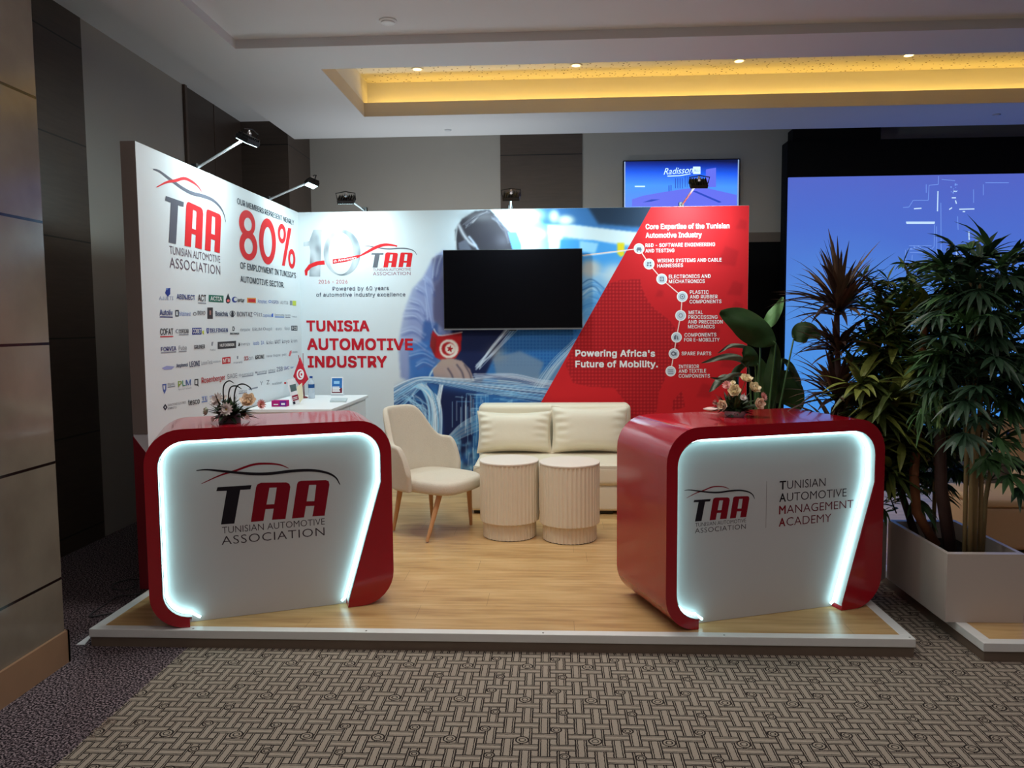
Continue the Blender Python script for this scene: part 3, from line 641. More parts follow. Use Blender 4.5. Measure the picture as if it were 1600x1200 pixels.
fill_ribbon(m, [(690, 492), (760, 455), (840, 412), (900, 390), (960, 383), (1050, 396)], 30, g2, .6)
m.build('anniversary_ribbon', RBR, bp)
m = WB(); put_text(m, 'th Anniversary', bq(450+440/6.154, 320+556/6.154, 3), bq(450+660/6.154, 320+518/6.154, 3), np.array([0, 0, .022]), .004); m.build('ribbon_lettering', WHT, bp)
lo = at_y(450+815/6.154, 320+603/6.154, 0)
def logo_on(parent, fn, w, dark, red, grey, thin, swoosh=True):
    o_ = np.array(fn(0, 0)); nrm = np.cross(np.array(fn(1, 0))-o_, np.array(fn(0, 1))-o_)
    g = lambda u, v: fn(u*w, v*w)
    m = WB(); m.flat(LOGO['T'], g); m.k = 1; m.flat(LOGO['A1'], g, [LOGO['H1']]); m.flat(LOGO['A2'], g, [LOGO['H2']]); m.build('logo_letters', [dark, red], parent)
    m = WB(); fill_ribbon(m, LOGO['dark'], .032, g, .8); m.k = 1
    if swoosh: fill_ribbon(m, LOGO['red'], .026, lambda u, v: tuple(np.array(fn(u*w, v*w))+nrm*.0004), .8)
    m.build('logo_swoosh', [dark, red], parent)
    m = WB(); up = np.array(g(0, .066))-np.array(g(0, 0))
    put_text(m, 'TUNISIAN AUTOMOTIVE', g(.008, -.092), g(1.0, -.092), up, thin); put_text(m, 'ASSOCIATION', g(.0, -.205), g(.995, -.205), up*1.28, thin, gap=1.08)
    m.build('logo_lettering', [grey], parent)
logo_on(bp, lambda a, b: (lo[0]+a, -EPS*2, lo[2]+b), .329, GRYD, RBR, ink(150, 92, 110), -.002)

# ---- lettering on the side wall
def lq(x, y, o=1.6): p = at_x(x, y, 0); return np.array([EPS*o, p[1], p[2]])
def lt(mb, st, x0, y0, x1, y1, h, weight=0.0, gap=1.0, o=1.6, level=True):
    A, B = lq(x0, y0, o), lq(x1, y1, o)
    if level: z = (A[2]+B[2])/2; A[2] = B[2] = z
    put_text(mb, st, A, B, np.array([0, 0, lq(x0, y0-h)[2]-lq(x0, y0)[2]]), weight, gap=gap, font=1)
la = lq(263.4, 379); lb_ = lq(343.1, 394)
logo_on(lp, lambda a, b: (EPS*2, la[1]+a, 1.996+b), .69, ink(92, 92, 104), RBR, ink(104, 86, 100), -.003)
SK = ink(40, 52, 70)
m = WB(); lt(m, 'OUR MEMBERS REPRESENT NEARLY', 370.5, 319, 459, 351.5, 9, .004, 1.0); m.build('claim_lettering', SK, lp)
m = WB(); lt(m, 'OF EMPLOYMENT IN TUNISIA\'S', 375.5, 421, 462, 433.5, 10, .006); lt(m, 'AUTOMOTIVE SECTOR.', 375.5, 441, 443.5, 449, 9.5, .006); m.build('claim_lettering', SK, lp)
m = WB(); gq = lambda a, b: lq(180+a/5.333, 200+b/5.333, 2)
def E(cx, cy, rx, ry, sk, n=40): return [(cx+rx*math.cos(2*PI*k/n), cy+ry*math.sin(2*PI*k/n)+sk*rx*math.cos(2*PI*k/n)) for k in range(n)]
m.flat(E(1098, 795, 68, 110, .22), gq, [E(1105, 803, 32, 55, .22)]); m.flat(E(1108, 980, 75, 122, .2), lambda a, b: lq(180+a/5.333, 200+b/5.333, 2.4), [E(1110, 985, 36, 66, .2)])
m.flat(E(1268, 945, 70, 192, .22), gq, [E(1270, 950, 36, 124, .22)])
m.flat(E(1388, 880, 34, 82, .25), gq, [E(1388, 882, 15, 42, .25)]); m.flat(E(1470, 1090, 30, 82, .25), gq, [E(1470, 1092, 13, 42, .25)])
m.flat([(1440, 830), (1468, 838), (1412, 1150), (1388, 1145)], gq); m.build('percentage_figure', RBR, lp)
# member logos, one small part each
def zb(x, y): return 220+x*.175, 420+y*.175
BLU = ink(44, 62, 140); LBL = ink(96, 128, 196); DRK = ink(48, 50, 58); GN = ink(70, 150, 120); PGR = ink(140, 146, 158); RD2 = ink(196, 44, 52); LIM = ink(190, 200, 80); ORG = ink(220, 150, 70)
def mtext(st, x0, x1, cy, h, col, weight=.006, line=None, box=None, boxcol=None):
    m = WB(); y0 = cy(x0); y1 = cy(x1)
    if box is not None:
        hh = box/2; P = [(x0, y0-hh), (x1, y1-hh), (x1, y1+hh), (x0, y0+hh)]; m.flat(P, lambda a, b: lq(*zb(a, b), 1.2)); m.k = 1
        if st: pad = (x1-x0)*.12; A = zb(x0+pad, cy(x0+pad)+h/2); B = zb(x1-pad, cy(x1-pad)+h/2); lt(m, st, *A, *B, h*.175, weight, o=2.2, level=False)
        m.build('member_logo', [boxcol, col], lp); return
    A = zb(x0, y0+h/2); B = zb(x1, y1+h/2); lt(m, st, *A, *B, h*.175, weight, level=False)
    if line is not None:
        m.k = 1; P = [(x0, y0+h*.72), (x1, y1+h*.72), (x1, y1+h*.72+9), (x0, y0+h*.72+9)]; m.flat(P, lambda a, b: lq(*zb(a, b)))
    m.build('member_logo', [col]+([line] if line is not None else []), lp)
def mshape(polys, cols):
    m = WB()
    for i, (p, hl) in enumerate(polys): m.k = i; m.flat(p, lambda a, b: lq(*zb(a, b), 1.2+.8*i), hl)
    m.build('member_logo', cols, lp)
def rowf(a, b): return lambda x: a+(b-a)*(x-170)/1220
r = rowf(238, 308)
mshape([([(230, 175), (262, 170), (262, 225), (240, 250), (215, 215)], []), (circ(232, 180, 9, 12), [])], [BLU, LBL]); mtext('AJJETI', 162, 290, lambda x: 262+.03*x*0, 30, ink(120, 136, 176), 0)
mtext('ABINJECT', 320, 482, r, 44, BLU, .008); mtext('ACT', 510, 582, r, 58, DRK, .006, PGR); mtext('ACTIA', 605, 738, r, 36, WHT, .01, None, 62, ink(52, 108, 92))
mshape([([(778, 218), (800, 275), (796, 300), (778, 310), (760, 300), (757, 275)], []), (circ(779, 285, 13, 12), [])], [DRK, ink(226, 110, 110)])
mshape([(circ(838, 275, 26, 24), [circ(846, 272, 17, 20)])], [BLU]); mtext('antar', 864, 924, r, 34, DRK, .004)
mshape([([(948, 258), (1027, 260), (1027, 306), (948, 302)], []), ([(958, 268), (1022, 270), (1022, 300), (958, 296)], [])], [ORG, RD2])
mtext('Amotec', 1042, 1126, r, 34, LBL, 0); mshape([(circ(1152, 292, 13, 16), [circ(1152, 292, 8, 16)])], [LBL]); mtext('ASPEN', 1168, 1228, r, 30, BLU, 0); mtext('AXTIS', 1246, 1314, r, 26, GRY, 0)
mshape([([(1330, 284), (1352, 285), (1352, 326), (1330, 325)], []), ([(1354, 285), (1386, 287), (1386, 330), (1354, 328)], [])], [PGR, LIM])
r = rowf(388, 415)
mtext('Autoliv', 168, 284, r, 50, BLU, .008, ink(38, 50, 116)); mshape([([(307, 368), (338, 368), (338, 426), (307, 426)], [[(315, 378), (330, 378), (330, 416), (315, 416)]])], [DRK]); mtext('bitalmest', 342, 444, lambda x: r(x)+8, 40, LBL, 0)
mshape([(circ(481, 402, 16, 18), [circ(481, 402, 10, 14)])], [GRY]); mtext('DIXO', 506, 574, lambda x: r(x)-4, 34, GRY, .004)
mshape([([(593, 345), (643, 345), (643, 446), (593, 446)], []), ([(612, 372), (626, 372), (626, 412), (612, 412)], [])], [ink(62, 56, 60), ink(150, 110, 104)])
mtext('Bealchek', 665, 778, r, 44, ink(66, 80, 110), .004); mshape([(circ(817, 400, 26, 26), [circ(817, 400, 21, 24)]), ([(806, 430), (806, 392), (817, 374), (828, 392), (828, 430)], [])], [DRK, DRK])
mtext('BONTAZ', 858, 995, r, 40, GRY, .002)
mshape([(circ(1020, 400, 14, 18), [circ(1020, 400, 9, 14)])], [PGR]); mtext('itt', 1040, 1084, r, 36, PGR, 0); mtext('capnica', 1090, 1166, lambda x: r(x)+6, 30, LBL, 0); mshape([([(1168, 402), (1181, 398), (1181, 430), (1168, 430)], [])], [ink(60, 100, 200)])
mtext('linnovate', 1196, 1280, r, 20, PGR, 0, LBL); mtext('axon', 1290, 1334, r, 22, PGR, 0, PGR); mtext('nea', 1352, 1390, lambda x: r(x)+12, 16, PGR, 0)
r = rowf(562, 530)
mtext('COFAT', 172, 288, r, 56, DRK, .006, RD2); mshape([(circ(326, 556, 18, 18), [circ(332, 556, 13, 16)])], [PGR]); mtext('COFICAB', 340, 425, r, 36, GRYD, .004, PGR)
mshape([([(457, 528), (541, 526), (541, 586), (457, 588)], []), ([(543, 560), (562, 548), (564, 590), (552, 578)], [])], [BLU, LIM]); mtext('COBET', 462, 538, lambda x: 556, 38, WHT, .008)
mshape([([(585, 530), (610, 530), (606, 570), (597, 582), (588, 570)], [[(594, 536), (602, 536), (600, 566), (596, 566)]])], [BLU]); mtext('DELFINGEN', 618, 775, r, 36, BLU, .004)
mshape([([(818, 515), (832, 515), (840, 535), (832, 556), (818, 556)], [[(824, 523), (830, 523), (833, 535), (830, 548), (824, 548)]])], [DRK]); mtext('DRAEXLMAIER', 795, 875, lambda x: 578, 16, DRK, .004)
for st, a, b in (('eberspacher', 886, 976), ('ERUM', 996, 1080), ('esprit', 1120, 1172), ('euro', 1204, 1256), ('fidor', 1282, 1330)): mtext(st, a, b, r, 28, PGR, 0)
mshape([(circ(1102, 536, 13, 16), [circ(1102, 536, 8, 14)])], [PGR]); mtext('FCI', 1343, 1397, lambda x: 530, 26, WHT, .004, None, 44, ink(70, 76, 84))
r = rowf(718, 640)
mtext('FORVIA', 180, 315, r, 38, ink(60, 54, 130), .006, PGR); mtext('Fuba', 338, 408, r, 38, GRY, 0, PGR); mtext('GRUNER', 475, 570, r, 36, GRYD, .004); mshape([([(630, 655), (648, 650), (640, 690), (628, 684)], [])], [PGR]); mtext('habi', 618, 665, lambda x: 722, 18, PGR, 0)
mtext('HUTCHINSON', 685, 850, r, 26, WHT, .002, None, 64, ink(66, 66, 70)); mshape([([(876, 655), (886, 675), (880, 692), (868, 690)], [])], [DRK]); mtext('inergy', 890, 976, r, 24, PGR, 0)
for st, a, b, c in (('isolb', 1002, 1056, LBL), ('IA', 1072, 1100, LBL), ('Kaiku', 1122, 1182, PGR), ('KRIT', 1196, 1248, GRY), ('koyo', 1262, 1326, GRY), ('krom', 1342, 1395, PGR)): mtext(st, a, b, r, 32, c, 0)
r = rowf(880, 752)
mshape([([(186, 886), (230, 866), (300, 872), (276, 898), (210, 902)], [])], [ink(150, 156, 204)]); mtext('Amphenol', 315, 418, r, 32, ink(80, 86, 120), .002); mtext('LEONI', 435, 525, r, 48, ink(30, 36, 96), .008); mtext('LoomTeck', 540, 640, r, 34, PGR, 0); mtext('solutions', 645, 710, r, 18, PGR, 0)
mtext('MTB', 726, 800, r, 34, WHT, .01, None, 58, RD2); mshape([([(856, 780), (870, 778), (868, 804), (858, 806)], [])], [PGR]); mtext('marelli', 826, 905, lambda x: 838-.08*(x-826), 18, PGR, 0)
mtext('OCS', 922, 958, r, 36, RD2, .002); mtext('on', 962, 1002, r, 36, PGR, 0); mtext('KROMI', 1022, 1100, r, 36, DRK, .004)
for st, a, b in (('nexa', 1122, 1168), ('Ougme', 1182, 1244), ('pec', 1262, 1300)): mtext(st, a, b, r, 22, PGR, 0)
mshape([([(1318, 776), (1330, 735), (1345, 728), (1346, 750), (1332, 782)], [])], [ink(214, 110, 116)]); mtext('plastic', 1352, 1400, lambda x: 742, 16, PGR, 0)
r = rowf(1052, 872)
mshape([([(190, 1030), (228, 1026), (226, 1080), (212, 1118), (198, 1090)], [[(200, 1042), (218, 1040), (216, 1076), (204, 1080)]])], [ink(84, 100, 164)]); mtext('Plastic', 240, 305, lambda x: r(x)-8, 26, GRY, 0, PGR)
mtext('P', 333, 365, r, 50, ink(150, 180, 70), .01); mtext('L', 372, 396, r, 50, GN, .01); mtext('M', 402, 447, r, 50, LBL, .01); mtext('SYSTEMS', 335, 452, lambda x: r(x)+52, 12, PGR, 0)
mshape([([(478, 985), (512, 982), (512, 1040), (518, 1052), (500, 1040), (478, 1040)], [[(486, 994), (504, 992), (504, 1030), (486, 1030)]])], [DRK]); mtext('Rosenberger', 541, 750, r, 50, RD2, .004); mtext('SAGE', 772, 860, r, 42, GRY, 0)
for st, a, b, h, c in (('samcura', 902, 1004, 22, PGR), ('sanoma', 1036, 1122, 22, PGR), ('siteo', 1138, 1200, 22, PGR), ('ZSB', 1212, 1266, 38, ink(80, 84, 120)), ('SMC', 1276, 1326, 30, ink(90, 100, 170)), ('sw', 1336, 1362, 24, LBL)): mtext(st, a, b, r, h, c, 0, PGR if h == 22 else None)
mshape([(circ(886, 950, 11, 14), [circ(886, 950, 7, 14)])], [PGR]); mshape([(circ(1028, 926, 9, 12), [])], [PGR])
def zd(x, y): return ((235+x/6.53)-220)/.175, ((540+y/6.53)-420)/.175
r7 = lambda x: zd(0, 632)[1]-(x-zd(130, 0)[0])*.17
D = lambda x: zd(x, 0)[0]
c = (D(150), r7(D(150))); mshape([([(c[0]-20, c[1]), (c[0], c[1]-30), (c[0]+20, c[1]), (c[0], c[1]+30)], [[(c[0]-8, c[1]), (c[0], c[1]-12), (c[0]+8, c[1]), (c[0], c[1]+12)]])], [ink(36, 36, 52)])
mtext('SUMITOMO ELECTRIC', D(178), D(362), lambda x: r7(x)-14, 20, GRYD, 0); mtext('BORDNETZE', D(178), D(265), lambda x: r7(x)+16, 18, GRYD, 0)
mtext('tesco', D(385), D(500), lambda x: r7(x)-8, 52, DRK, .004); mtext('TE', D(522), D(580), lambda x: r7(x)-20, 34, LBL, .002, LBL); mtext('valeo', D(600), D(645), lambda x: r7(x)-30, 22, LBL, 0)
rb = lambda x: zd(0, 440)[1]-(x-zd(1000, 0)[0])*.15
mtext('vieux', D(900), D(985), lambda x: rb(x)+10, 22, PGR, 0, PGR); mshape([([(D(995), rb(D(995))), (D(1095), rb(D(1095))-6), (D(1095), rb(D(1095))+6), (D(1010), rb(D(1010))+14)], [])], [PGR]); mtext('Y', D(1120), D(1145), lambda x: rb(x)-32, 36, GRY, 0); mtext('Z', D(1185), D(1212), lambda x: rb(x)-32, 36, GRY, 0)
mtext('wallcor', D(1240), D(1345), lambda x: rb(x)-12, 22, PGR, 0); mshape([(circ(D(1374), rb(D(1374))-2, 10, 10), [])], [RD2]); mtext('yazaki', D(1388), D(1450), lambda x: rb(x)-6, 18, GRY, 0)
del r

# ---------------------------------------------------------------- television on the back wall
tvc = thing('television', 'black switched-off television mounted on the printed back wall', 'television', (1.846, -.035, 1.81))
m = MB(); m.box((-.589, -.025, -.337), (.589, .0, .336)); m.box((-.40, 0, -.25), (.40, .0335, .2)); m.build('casing', mat('tv_black', (12, 12, 14), .35), tvc, bevel=.003)
m = MB(); m.box((-.583, -.0268, -.322), (.583, -.0252, .330)); m.build('screen', mat('tv_glass', (6, 6, 9), .12, spec=.4), tvc)
m = MB(); m.box((-.589, -.029, -.342), (.589, -.0255, -.330)); m.build('bottom_bezel', mat('tv_silver', (150, 152, 156), .3, .7), tvc)
m = MB(); m.box((-.03, -.030, -.351), (.03, -.018, -.342)); m.build('logo_tab', MATS['tv_black'], tvc)

# ---------------------------------------------------------------- arm floodlights
ALU = mat('arm_aluminium', (190, 194, 198), .3, .7); FBL = mat('flood_black', (16, 16, 18), .45); CHROME = mat('knob_chrome', (210, 210, 214), .2, .9)
LENS = mat('flood_lens', (240, 250, 255), .2, emit=(206, 246, 255), estr=14)
def floodlight(label, base, head, aim, glow):
    base, head, aim = Vector(base), Vector(head), Vector(aim); t = thing('arm_floodlight', label, 'floodlight', tuple(base), 0, 'arm floodlights on the stand walls')
    d = head-base; m = MB(); side = d.cross(Vector((0, 0, 1))).normalized()
    T = Matrix.Identity(4)
    m.tube([(0, 0, 0), d*.5, d], .0085, 8); m.build('arm', ALU, t, True, autosmooth=50)
    m = MB(); m.box((-.02, -.02, -.012), (.02, .02, .004)); m.box((-.02, -.02, -.002), (.02, .02, .03)); m.build('wall_clamp', FBL, t, bevel=.002)
    q = (aim-head).to_track_quat('-Z', 'Y').to_matrix().to_4x4(); H = Matrix.Translation(d) @ q
    m = MB(); m.box((-.068, -.045, -.042), (.068, .045, -.012), H)
    for k in range(7): m.box((-.06+k*.019, -.040, -.012), (-.053+k*.019, .040, .004), H)
    m.build('lamp_head', FBL, t, bevel=.002)
    m = MB(); m.box((-.060, -.038, -.0445), (.060, .038, -.0425), H); m.build('lens', LENS, t)
    m = MB(); m.tube([H@Vector((-.074, 0, -.025)), H@Vector((-.078, 0, .03)), H@Vector((0, 0, .045)), H@Vector((.078, 0, .03)), H@Vector((.074, 0, -.025))], .004, 6); m.build('yoke', FBL, t)
    m = MB(); m.lathe([(.012, .0), (.014, .012), (.009, .018), (.006, .03)], 12, Matrix.Translation(d+Vector((0, 0, .005)))); m.lathe([(.010, -.004), (.010, .012)], 12, Matrix.Translation(d+Vector((0, 0, .0)))@Matrix.Rotation(PI/2, 4, 'X')); m.build('knob', CHROME, t, True, autosmooth=50)
    e = (aim-head).normalized(); lamp('floodlight_beam', 'AREA', tuple(head+e*.052), tuple(aim), FLOOD_W*glow, COOL, shape='RECTANGLE', size=.12, size_y=.08)
    return t
floodlight('arm floodlight nearest the front on the tall logo side wall', (-.04, -1.865, 2.497), (.31, -1.865, 2.69), (-.02, -1.80, 2.05), 1.0)
floodlight('arm floodlight on the logo side wall near its inner corner', (-.04, -.62, 2.497), (.30, -.55, 2.655), (-.02, -.75, 1.55), .45)
floodlight('arm floodlight at the white left end of the back wall', (.575, .03, 2.497), (.53, -.42, 2.545), (.53, -.02, 1.9), .75)
floodlight('arm floodlight above the television in front of the brown wall panel', (1.83, .03, 2.497), (1.86, -.45, 2.545), (1.9, -.02, 2.0), 1.25)
floodlight('arm floodlight on the red end of the back wall before the lit blue screen', (3.27, .03, 2.497), (3.322, -.48, 2.615), (3.30, -.02, 2.1), 1.4)

# ---------------------------------------------------------------- red counters
REDC = mat('counter_red_gloss', (168, 16, 34), .13, spec=.5, coat=.25); WPAN = mat('counter_white', (200, 198, 198), .5)
LED = mat('led_tube', (255, 255, 255), emit=(184, 242, 248), estr=5.5); LEDC = mat('led_backing', (210, 205, 190), .4)
def arc(cx, cz, r, a0, a1, n=8): return [(cx+r*math.cos(R(a0+(a1-a0)*k/n)), cz+r*math.sin(R(a0+(a1-a0)*k/n))) for k in range(n+1)]
def counter(label, loc, rz, W, depth):
    x0, x1, zt = -.172, -.172+W, .952; r = .165; t = thing('reception_counter', label, 'counter', loc, rz)
    outer = [(0, 0)]+arc(x0+r, r, r, 270, 180)+arc(x0+r, zt-r, r, 180, 90)+arc(x1-r, zt-r, r, 90, 0)+arc(x1-r, r, r, 0, -90)+[(x1-.236, 0)]
    k0, k1 = x0+.056, x1-.054; ri = .125
    inn = [(x1-.230, .03), (k1, .634)]+arc(k1-ri, zt-.056-ri, ri, 0, 90)+arc(k0+ri, zt-.056-ri, ri, 90, 180)+arc(k0+ri, .045+ri, ri, 180, 270)+[(0, .042)]
    Tm = Matrix.Identity(4)
    m = MB(); m.prism(outer+inn, 0, .08, Tm); m.build('front_frame', REDC, t, True, autosmooth=30)
    full = arc(x0+r, r, r, 270, 180)+arc(x0+r, zt-r, r, 180, 90)+arc(x1-r, zt-r, r, 90, 0)+arc(x1-r, r, r, 0, -90)
    m = MB(); m.prism(full, .0802, depth, Tm); m.build('body', REDC, t, True, autosmooth=30)
    pan = [(.0, .0), (x1-.238, 0), (x1-.232, .03), (k1, .634)]+arc(k1-ri, zt-.056-ri, ri, 0, 90)+arc(k0+ri, zt-.056-ri, ri, 90, 180)+arc(k0+ri, .045+ri, ri, 180, 270)
    m = MB(); m.prism(pan, .070, .0801, Tm); m.build('front_panel', WPAN, t)
    lin_ = [(x1-.2305, .004)]+inn[:-1]; m = MB(); cx_, cz_ = .4, .5; L_ = []
    for a, b in lin_: q = math.hypot(a-cx_, b-cz_); L_.append((a-(a-cx_)/q*.0025, b-(b-cz_)/q*.0025))
    k_ = len(L_); m.mesh([(a, .004, b) for a, b in L_]+[(a, .0695, b) for a, b in L_], [(i, i+1, k_+i+1, k_+i) for i in range(k_-1)]); m.build('glow_lining', mat('glow_lining_white', (236, 238, 238), .6, spec=.1), t, True)  # white lining added to catch the LED glow beside the red frame
    path = [(x1-.262, .022)]+[(x1-.246, .035), (k1-.013, .634)]+arc(k1-ri, zt-.056-ri, ri-.012, 0, 90)+arc(k0+ri, zt-.056-ri, ri-.012, 90, 180)+arc(k0+ri, .045+ri, ri-.012, 180, 270)+[(.0, .058), (.045, .026)]
    P = [Vector((a, .048, b)) for a, b in path]; dense = []
    for i in range(len(P)-1): dense += [P[i].lerp(P[i+1], q/3) for q in range(3)]
    dense.append(P[-1]); m = MB(); m.tube(dense, .0065, 8); m.build('led_strip', LED, t, True)
    path2 = [(p[0]-.004, p[1]) for p in path[2:-2] if p[0] < .25]
    m = MB(); m.tube([Vector((a, .016, b)) for a, b in path2], .0018, 5); m.build('led_cable', LEDC, t)
    return t
BLK = ink(34, 28, 34); DRD = ink(132, 16, 32); DGR = ink(66, 54, 60)
c1 = counter('red rounded counter with the car-swoosh logo alone, left side of platform', (.447, -3.177, HS+.0005), R(22), 1.152, .52)
c2 = counter('red rounded counter with two blocks of lettering, right side of platform', (2.857, -3.13, HS+.0005), R(19.25), 1.20, .55)
def local_logo(parent, u0, v0, w, thin):
    fn = lambda a, b: (u0+a, .0695, v0+b); g = lambda u, v: fn(u*w, v*w)
    m = MB(); m.flat(LOGO['T'], g); m.k = 1; m.flat(LOGO['A1'], g, [LOGO['H1']]); m.flat(LOGO['A2'], g, [LOGO['H2']]); m.build('logo_letters', [BLK, DRD], parent)
    m = MB(); fill_ribbon(m, LOGO['dark'], .030, lambda u, v: (u0+u*w, .0692, v0+v*w), .8); m.k = 1; fill_ribbon(m, LOGO['red'], .022, g, .8); m.build('logo_swoosh', [BLK, DRD], parent)
    m = MB(); up = np.array(g(0, .066))-np.array(g(0, 0))
    put_text(m, 'TUNISIAN AUTOMOTIVE', g(.008, -.092), g(1.0, -.092), up, thin); put_text(m, 'ASSOCIATION', g(.0, -.205), g(.995, -.205), up*1.28, thin, gap=1.08); m.build('logo_lettering', [DGR], parent)
fp1 = [c for c in c1.children if c.name.startswith('front_panel')][0]; fp2 = [c for c in c2.children if c.name.startswith('front_panel')][0]
local_logo(fp1, .152, .467, .494, -.006); local_logo(fp2, .014, .494, .276, -.004)
m = MB(); m.box((.3995, .0694, .433), (.4015, .0699, .662)); m.build('divider_line', ink(150, 140, 138), fp2)
for i, (big, st, z, xe, cb) in enumerate((('T', 'UNISIAN', .616, .737, BLK), ('A', 'UTOMOTIVE', .555, .863, BLK), ('M', 'ANAGEMENT', .494, .906, DRD), ('A', 'CADEMY', .433, .776, DRD))):
    m = MB(); put_text(m, big, (.473, .0693, z), (.509, .0693, z), (0, 0, .041), .014); m.k = 1
    put_text(m, st, (.516, .0693, z), (xe, .0693, z), (0, 0, .041), -.006); m.build('academy_lettering', [cb, DGR if i < 2 else ink(110, 40, 52)], fp2)

# ---------------------------------------------------------------- seating
CREAM = mat('cream_fabric', (208, 198, 180), .85, bump=(160, .3), vary=(40, .04)); SOFA = mat('ivory_leatherette', (228, 216, 192), .45, bump=(7, .12)); PILL = mat('ivory_cushion', (232, 221, 198), .5, bump=(9, .25))
BEECH = mat('beech_wood', (196, 146, 100), .4, vary=(14, .1))
ch = thing('dining_armchair', 'beige upholstered armchair with wooden legs between left counter and sofa', 'armchair', (1.325, -1.364, HS), R(-118.6))
# shell swept around the seat: local +y is forward
th = np.linspace(-102, 102, 41); nz = 11; vs = []; fs = []
for a in th:
    q = R(a); s = abs(a)/102; bx = .275*math.sin(q)*(1.0 if abs(a) < 90 else 1.0); by = -.235*math.cos(q)-.0
    if abs(a) > 90: bx = .275*math.copysign(1, a); by = .05*(abs(a)-90)/12
    back = 1/(1+math.exp((abs(a)-50)/4.5)); top = .625+.235*back
    if abs(a) > 80: top = .625-.20*((abs(a)-80)/22)**2.2
    for k in range(nz):
        w = k/(nz-1); z = .315+(top-.315)*w; lean = .10*max(0, z-.42)*(.2+back); f = 1+.08*w
        vs.append((bx*f*(1-.10*back*w), by*f-lean*1.2, z))
for i in range(len(th)-1):
    for k in range(nz-1): fs.append((i*nz+k, i*nz+k+1, (i+1)*nz+k+1, (i+1)*nz+k))
m = MB(); m.mesh(vs, fs); o = m.build('shell_back', CREAM, ch, True)
sd = o.modifiers.new('solid', 'SOLIDIFY'); sd.thickness = .042; sd.offset = 0; sb = o.modifiers.new('sub', 'SUBSURF'); sb.levels = sb.render_levels = 2
m = MB(); pr = []
def seat_ring(sc, z): return [(sc*(.262*math.copysign(abs(math.cos(a))**.55, math.cos(a))), sc*(.285*math.copysign(abs(math.sin(a))**.55, math.sin(a)))+.05, z+(-.012*max(0, math.sin(a)))) for a in np.linspace(0, 2*PI, 40, endpoint=False)]
rings = [seat_ring(.90, .305), seat_ring(.99, .318), seat_ring(1.0, .345), seat_ring(1.0, .375), seat_ring(.96, .398), seat_ring(.75, .405), seat_ring(.4, .408)]
vs = [p for rg in rings for p in rg]; n = 40
fs = [(i*n+k, i*n+(k+1) % n, (i+1)*n+(k+1) % n, (i+1)*n+k) for i in range(6) for k in range(n)]+[tuple(range(n-1, -1, -1)), tuple(6*n+k for k in range(n))]
m.mesh(vs, fs); m.build('seat', CREAM, ch, True, subd=1)
Ti = ch.matrix_basis.inverted()
for f, tp in (((1.071, -1.426), (-.17, -.13)), ((1.35, -1.708), (-.19, .23)), ((1.285, -1.062), (.17, -.13)), ((1.595, -1.259), (.19, .23))):
    b = TR((1.325, -1.364, HS), R(-118.6)).inverted() @ Vector((f[0], f[1], HS)); tp = (math.copysign(.165, b.x), .21 if b.y > 0 else -.13); m = MB(); m.tube([(b.x, b.y, .006), (b.x*.5+tp[0]*.5, b.y*.5+tp[1]*.5, .16), (tp[0], tp[1], .325)], [.011, .016, .021], 12); m.build('leg', BEECH, ch, True, autosmooth=50)

def rbox(m, a, b, r=.03, n=3, puff=0.0, T=None):
    """rounded box as superellipsoid-like grid"""
    a, b = np.array(a, float), np.array(b, float); c = (a+b)/2; h = (b-a)/2; N = 10; vs = {}; V = []; F = []
    def vert(p):
        k = tuple(np.round(p, 5))
        if k not in vs: vs[k] = len(V); V.append(p)
        return vs[k]
    def mapp(u):
        q = u*h; inner = np.clip(q, -(h-r), h-r); d = q-inner; L = np.linalg.norm(d)
        if L > 0: d = d/L*r
        out = inner+d
        if puff:
            s = [1-u[(i+1) % 3]**2*1 for i in range(3)]; bul = (1-u[0]**2)*(1-u[2]**2); out[1] += puff*bul*np.sign(u[1])*abs(u[1])
        return c+out
    g = np.linspace(-1, 1, N+1); 
    gg = [np.sort(np.unique(np.concatenate([np.linspace(-1, -(1-r/h[i]), 4), np.linspace(-(1-r/h[i]), 1-r/h[i], 9), np.linspace(1-r/h[i], 1, 4)]).round(6))) for i in range(3)]
    for ax in range(3):
        o1, o2 = [(1, 2), (2, 0), (0, 1)][ax]
        for sgn in (-1, 1):
            for i in range(len(gg[o1])-1):
                for j in range(len(gg[o2])-1):
                    q = []
                    for p1, p2 in ((gg[o1][i], gg[o2][j]), (gg[o1][i+1], gg[o2][j]), (gg[o1][i+1], gg[o2][j+1]), (gg[o1][i], gg[o2][j+1])):
                        u = np.zeros(3); u[ax] = sgn; u[o1] = p1; u[o2] = p2; q.append(vert(mapp(u)))
                    F.append(tuple(q) if sgn > 0 else tuple(q[::-1]))
    return m.mesh([tuple(v) for v in V], F, T)
so = thing('sofa', 'ivory armless two-seat sofa against the printed back wall', 'sofa', (2.20, -.52, HS))
ST = Matrix.Translation((-2.20, .52, -HS))
m = MB(); rbox(m, (1.56, -.24, .10), (2.83, -.04, .848), .045, T=ST@Matrix.Identity(4)); m.build('backrest', SOFA, so, True)
m = MB(); rbox(m, (1.58, -.95, .305), (2.83, -.20, .466), .04, T=ST); m.build('seat', SOFA, so, True)
m = MB(); rbox(m, (1.555, -.93, .112), (2.84, -.06, .310), .025, T=ST); m.build('base', SOFA, so, True)
m = MB(); m.tube([ST@Vector((1.585, -.952, .456)), ST@Vector((2.825, -.952, .456))], .004, 6); m.build('piping', SOFA, so, True)
FOOT = mat('sofa_foot', (22, 20, 20), .5)
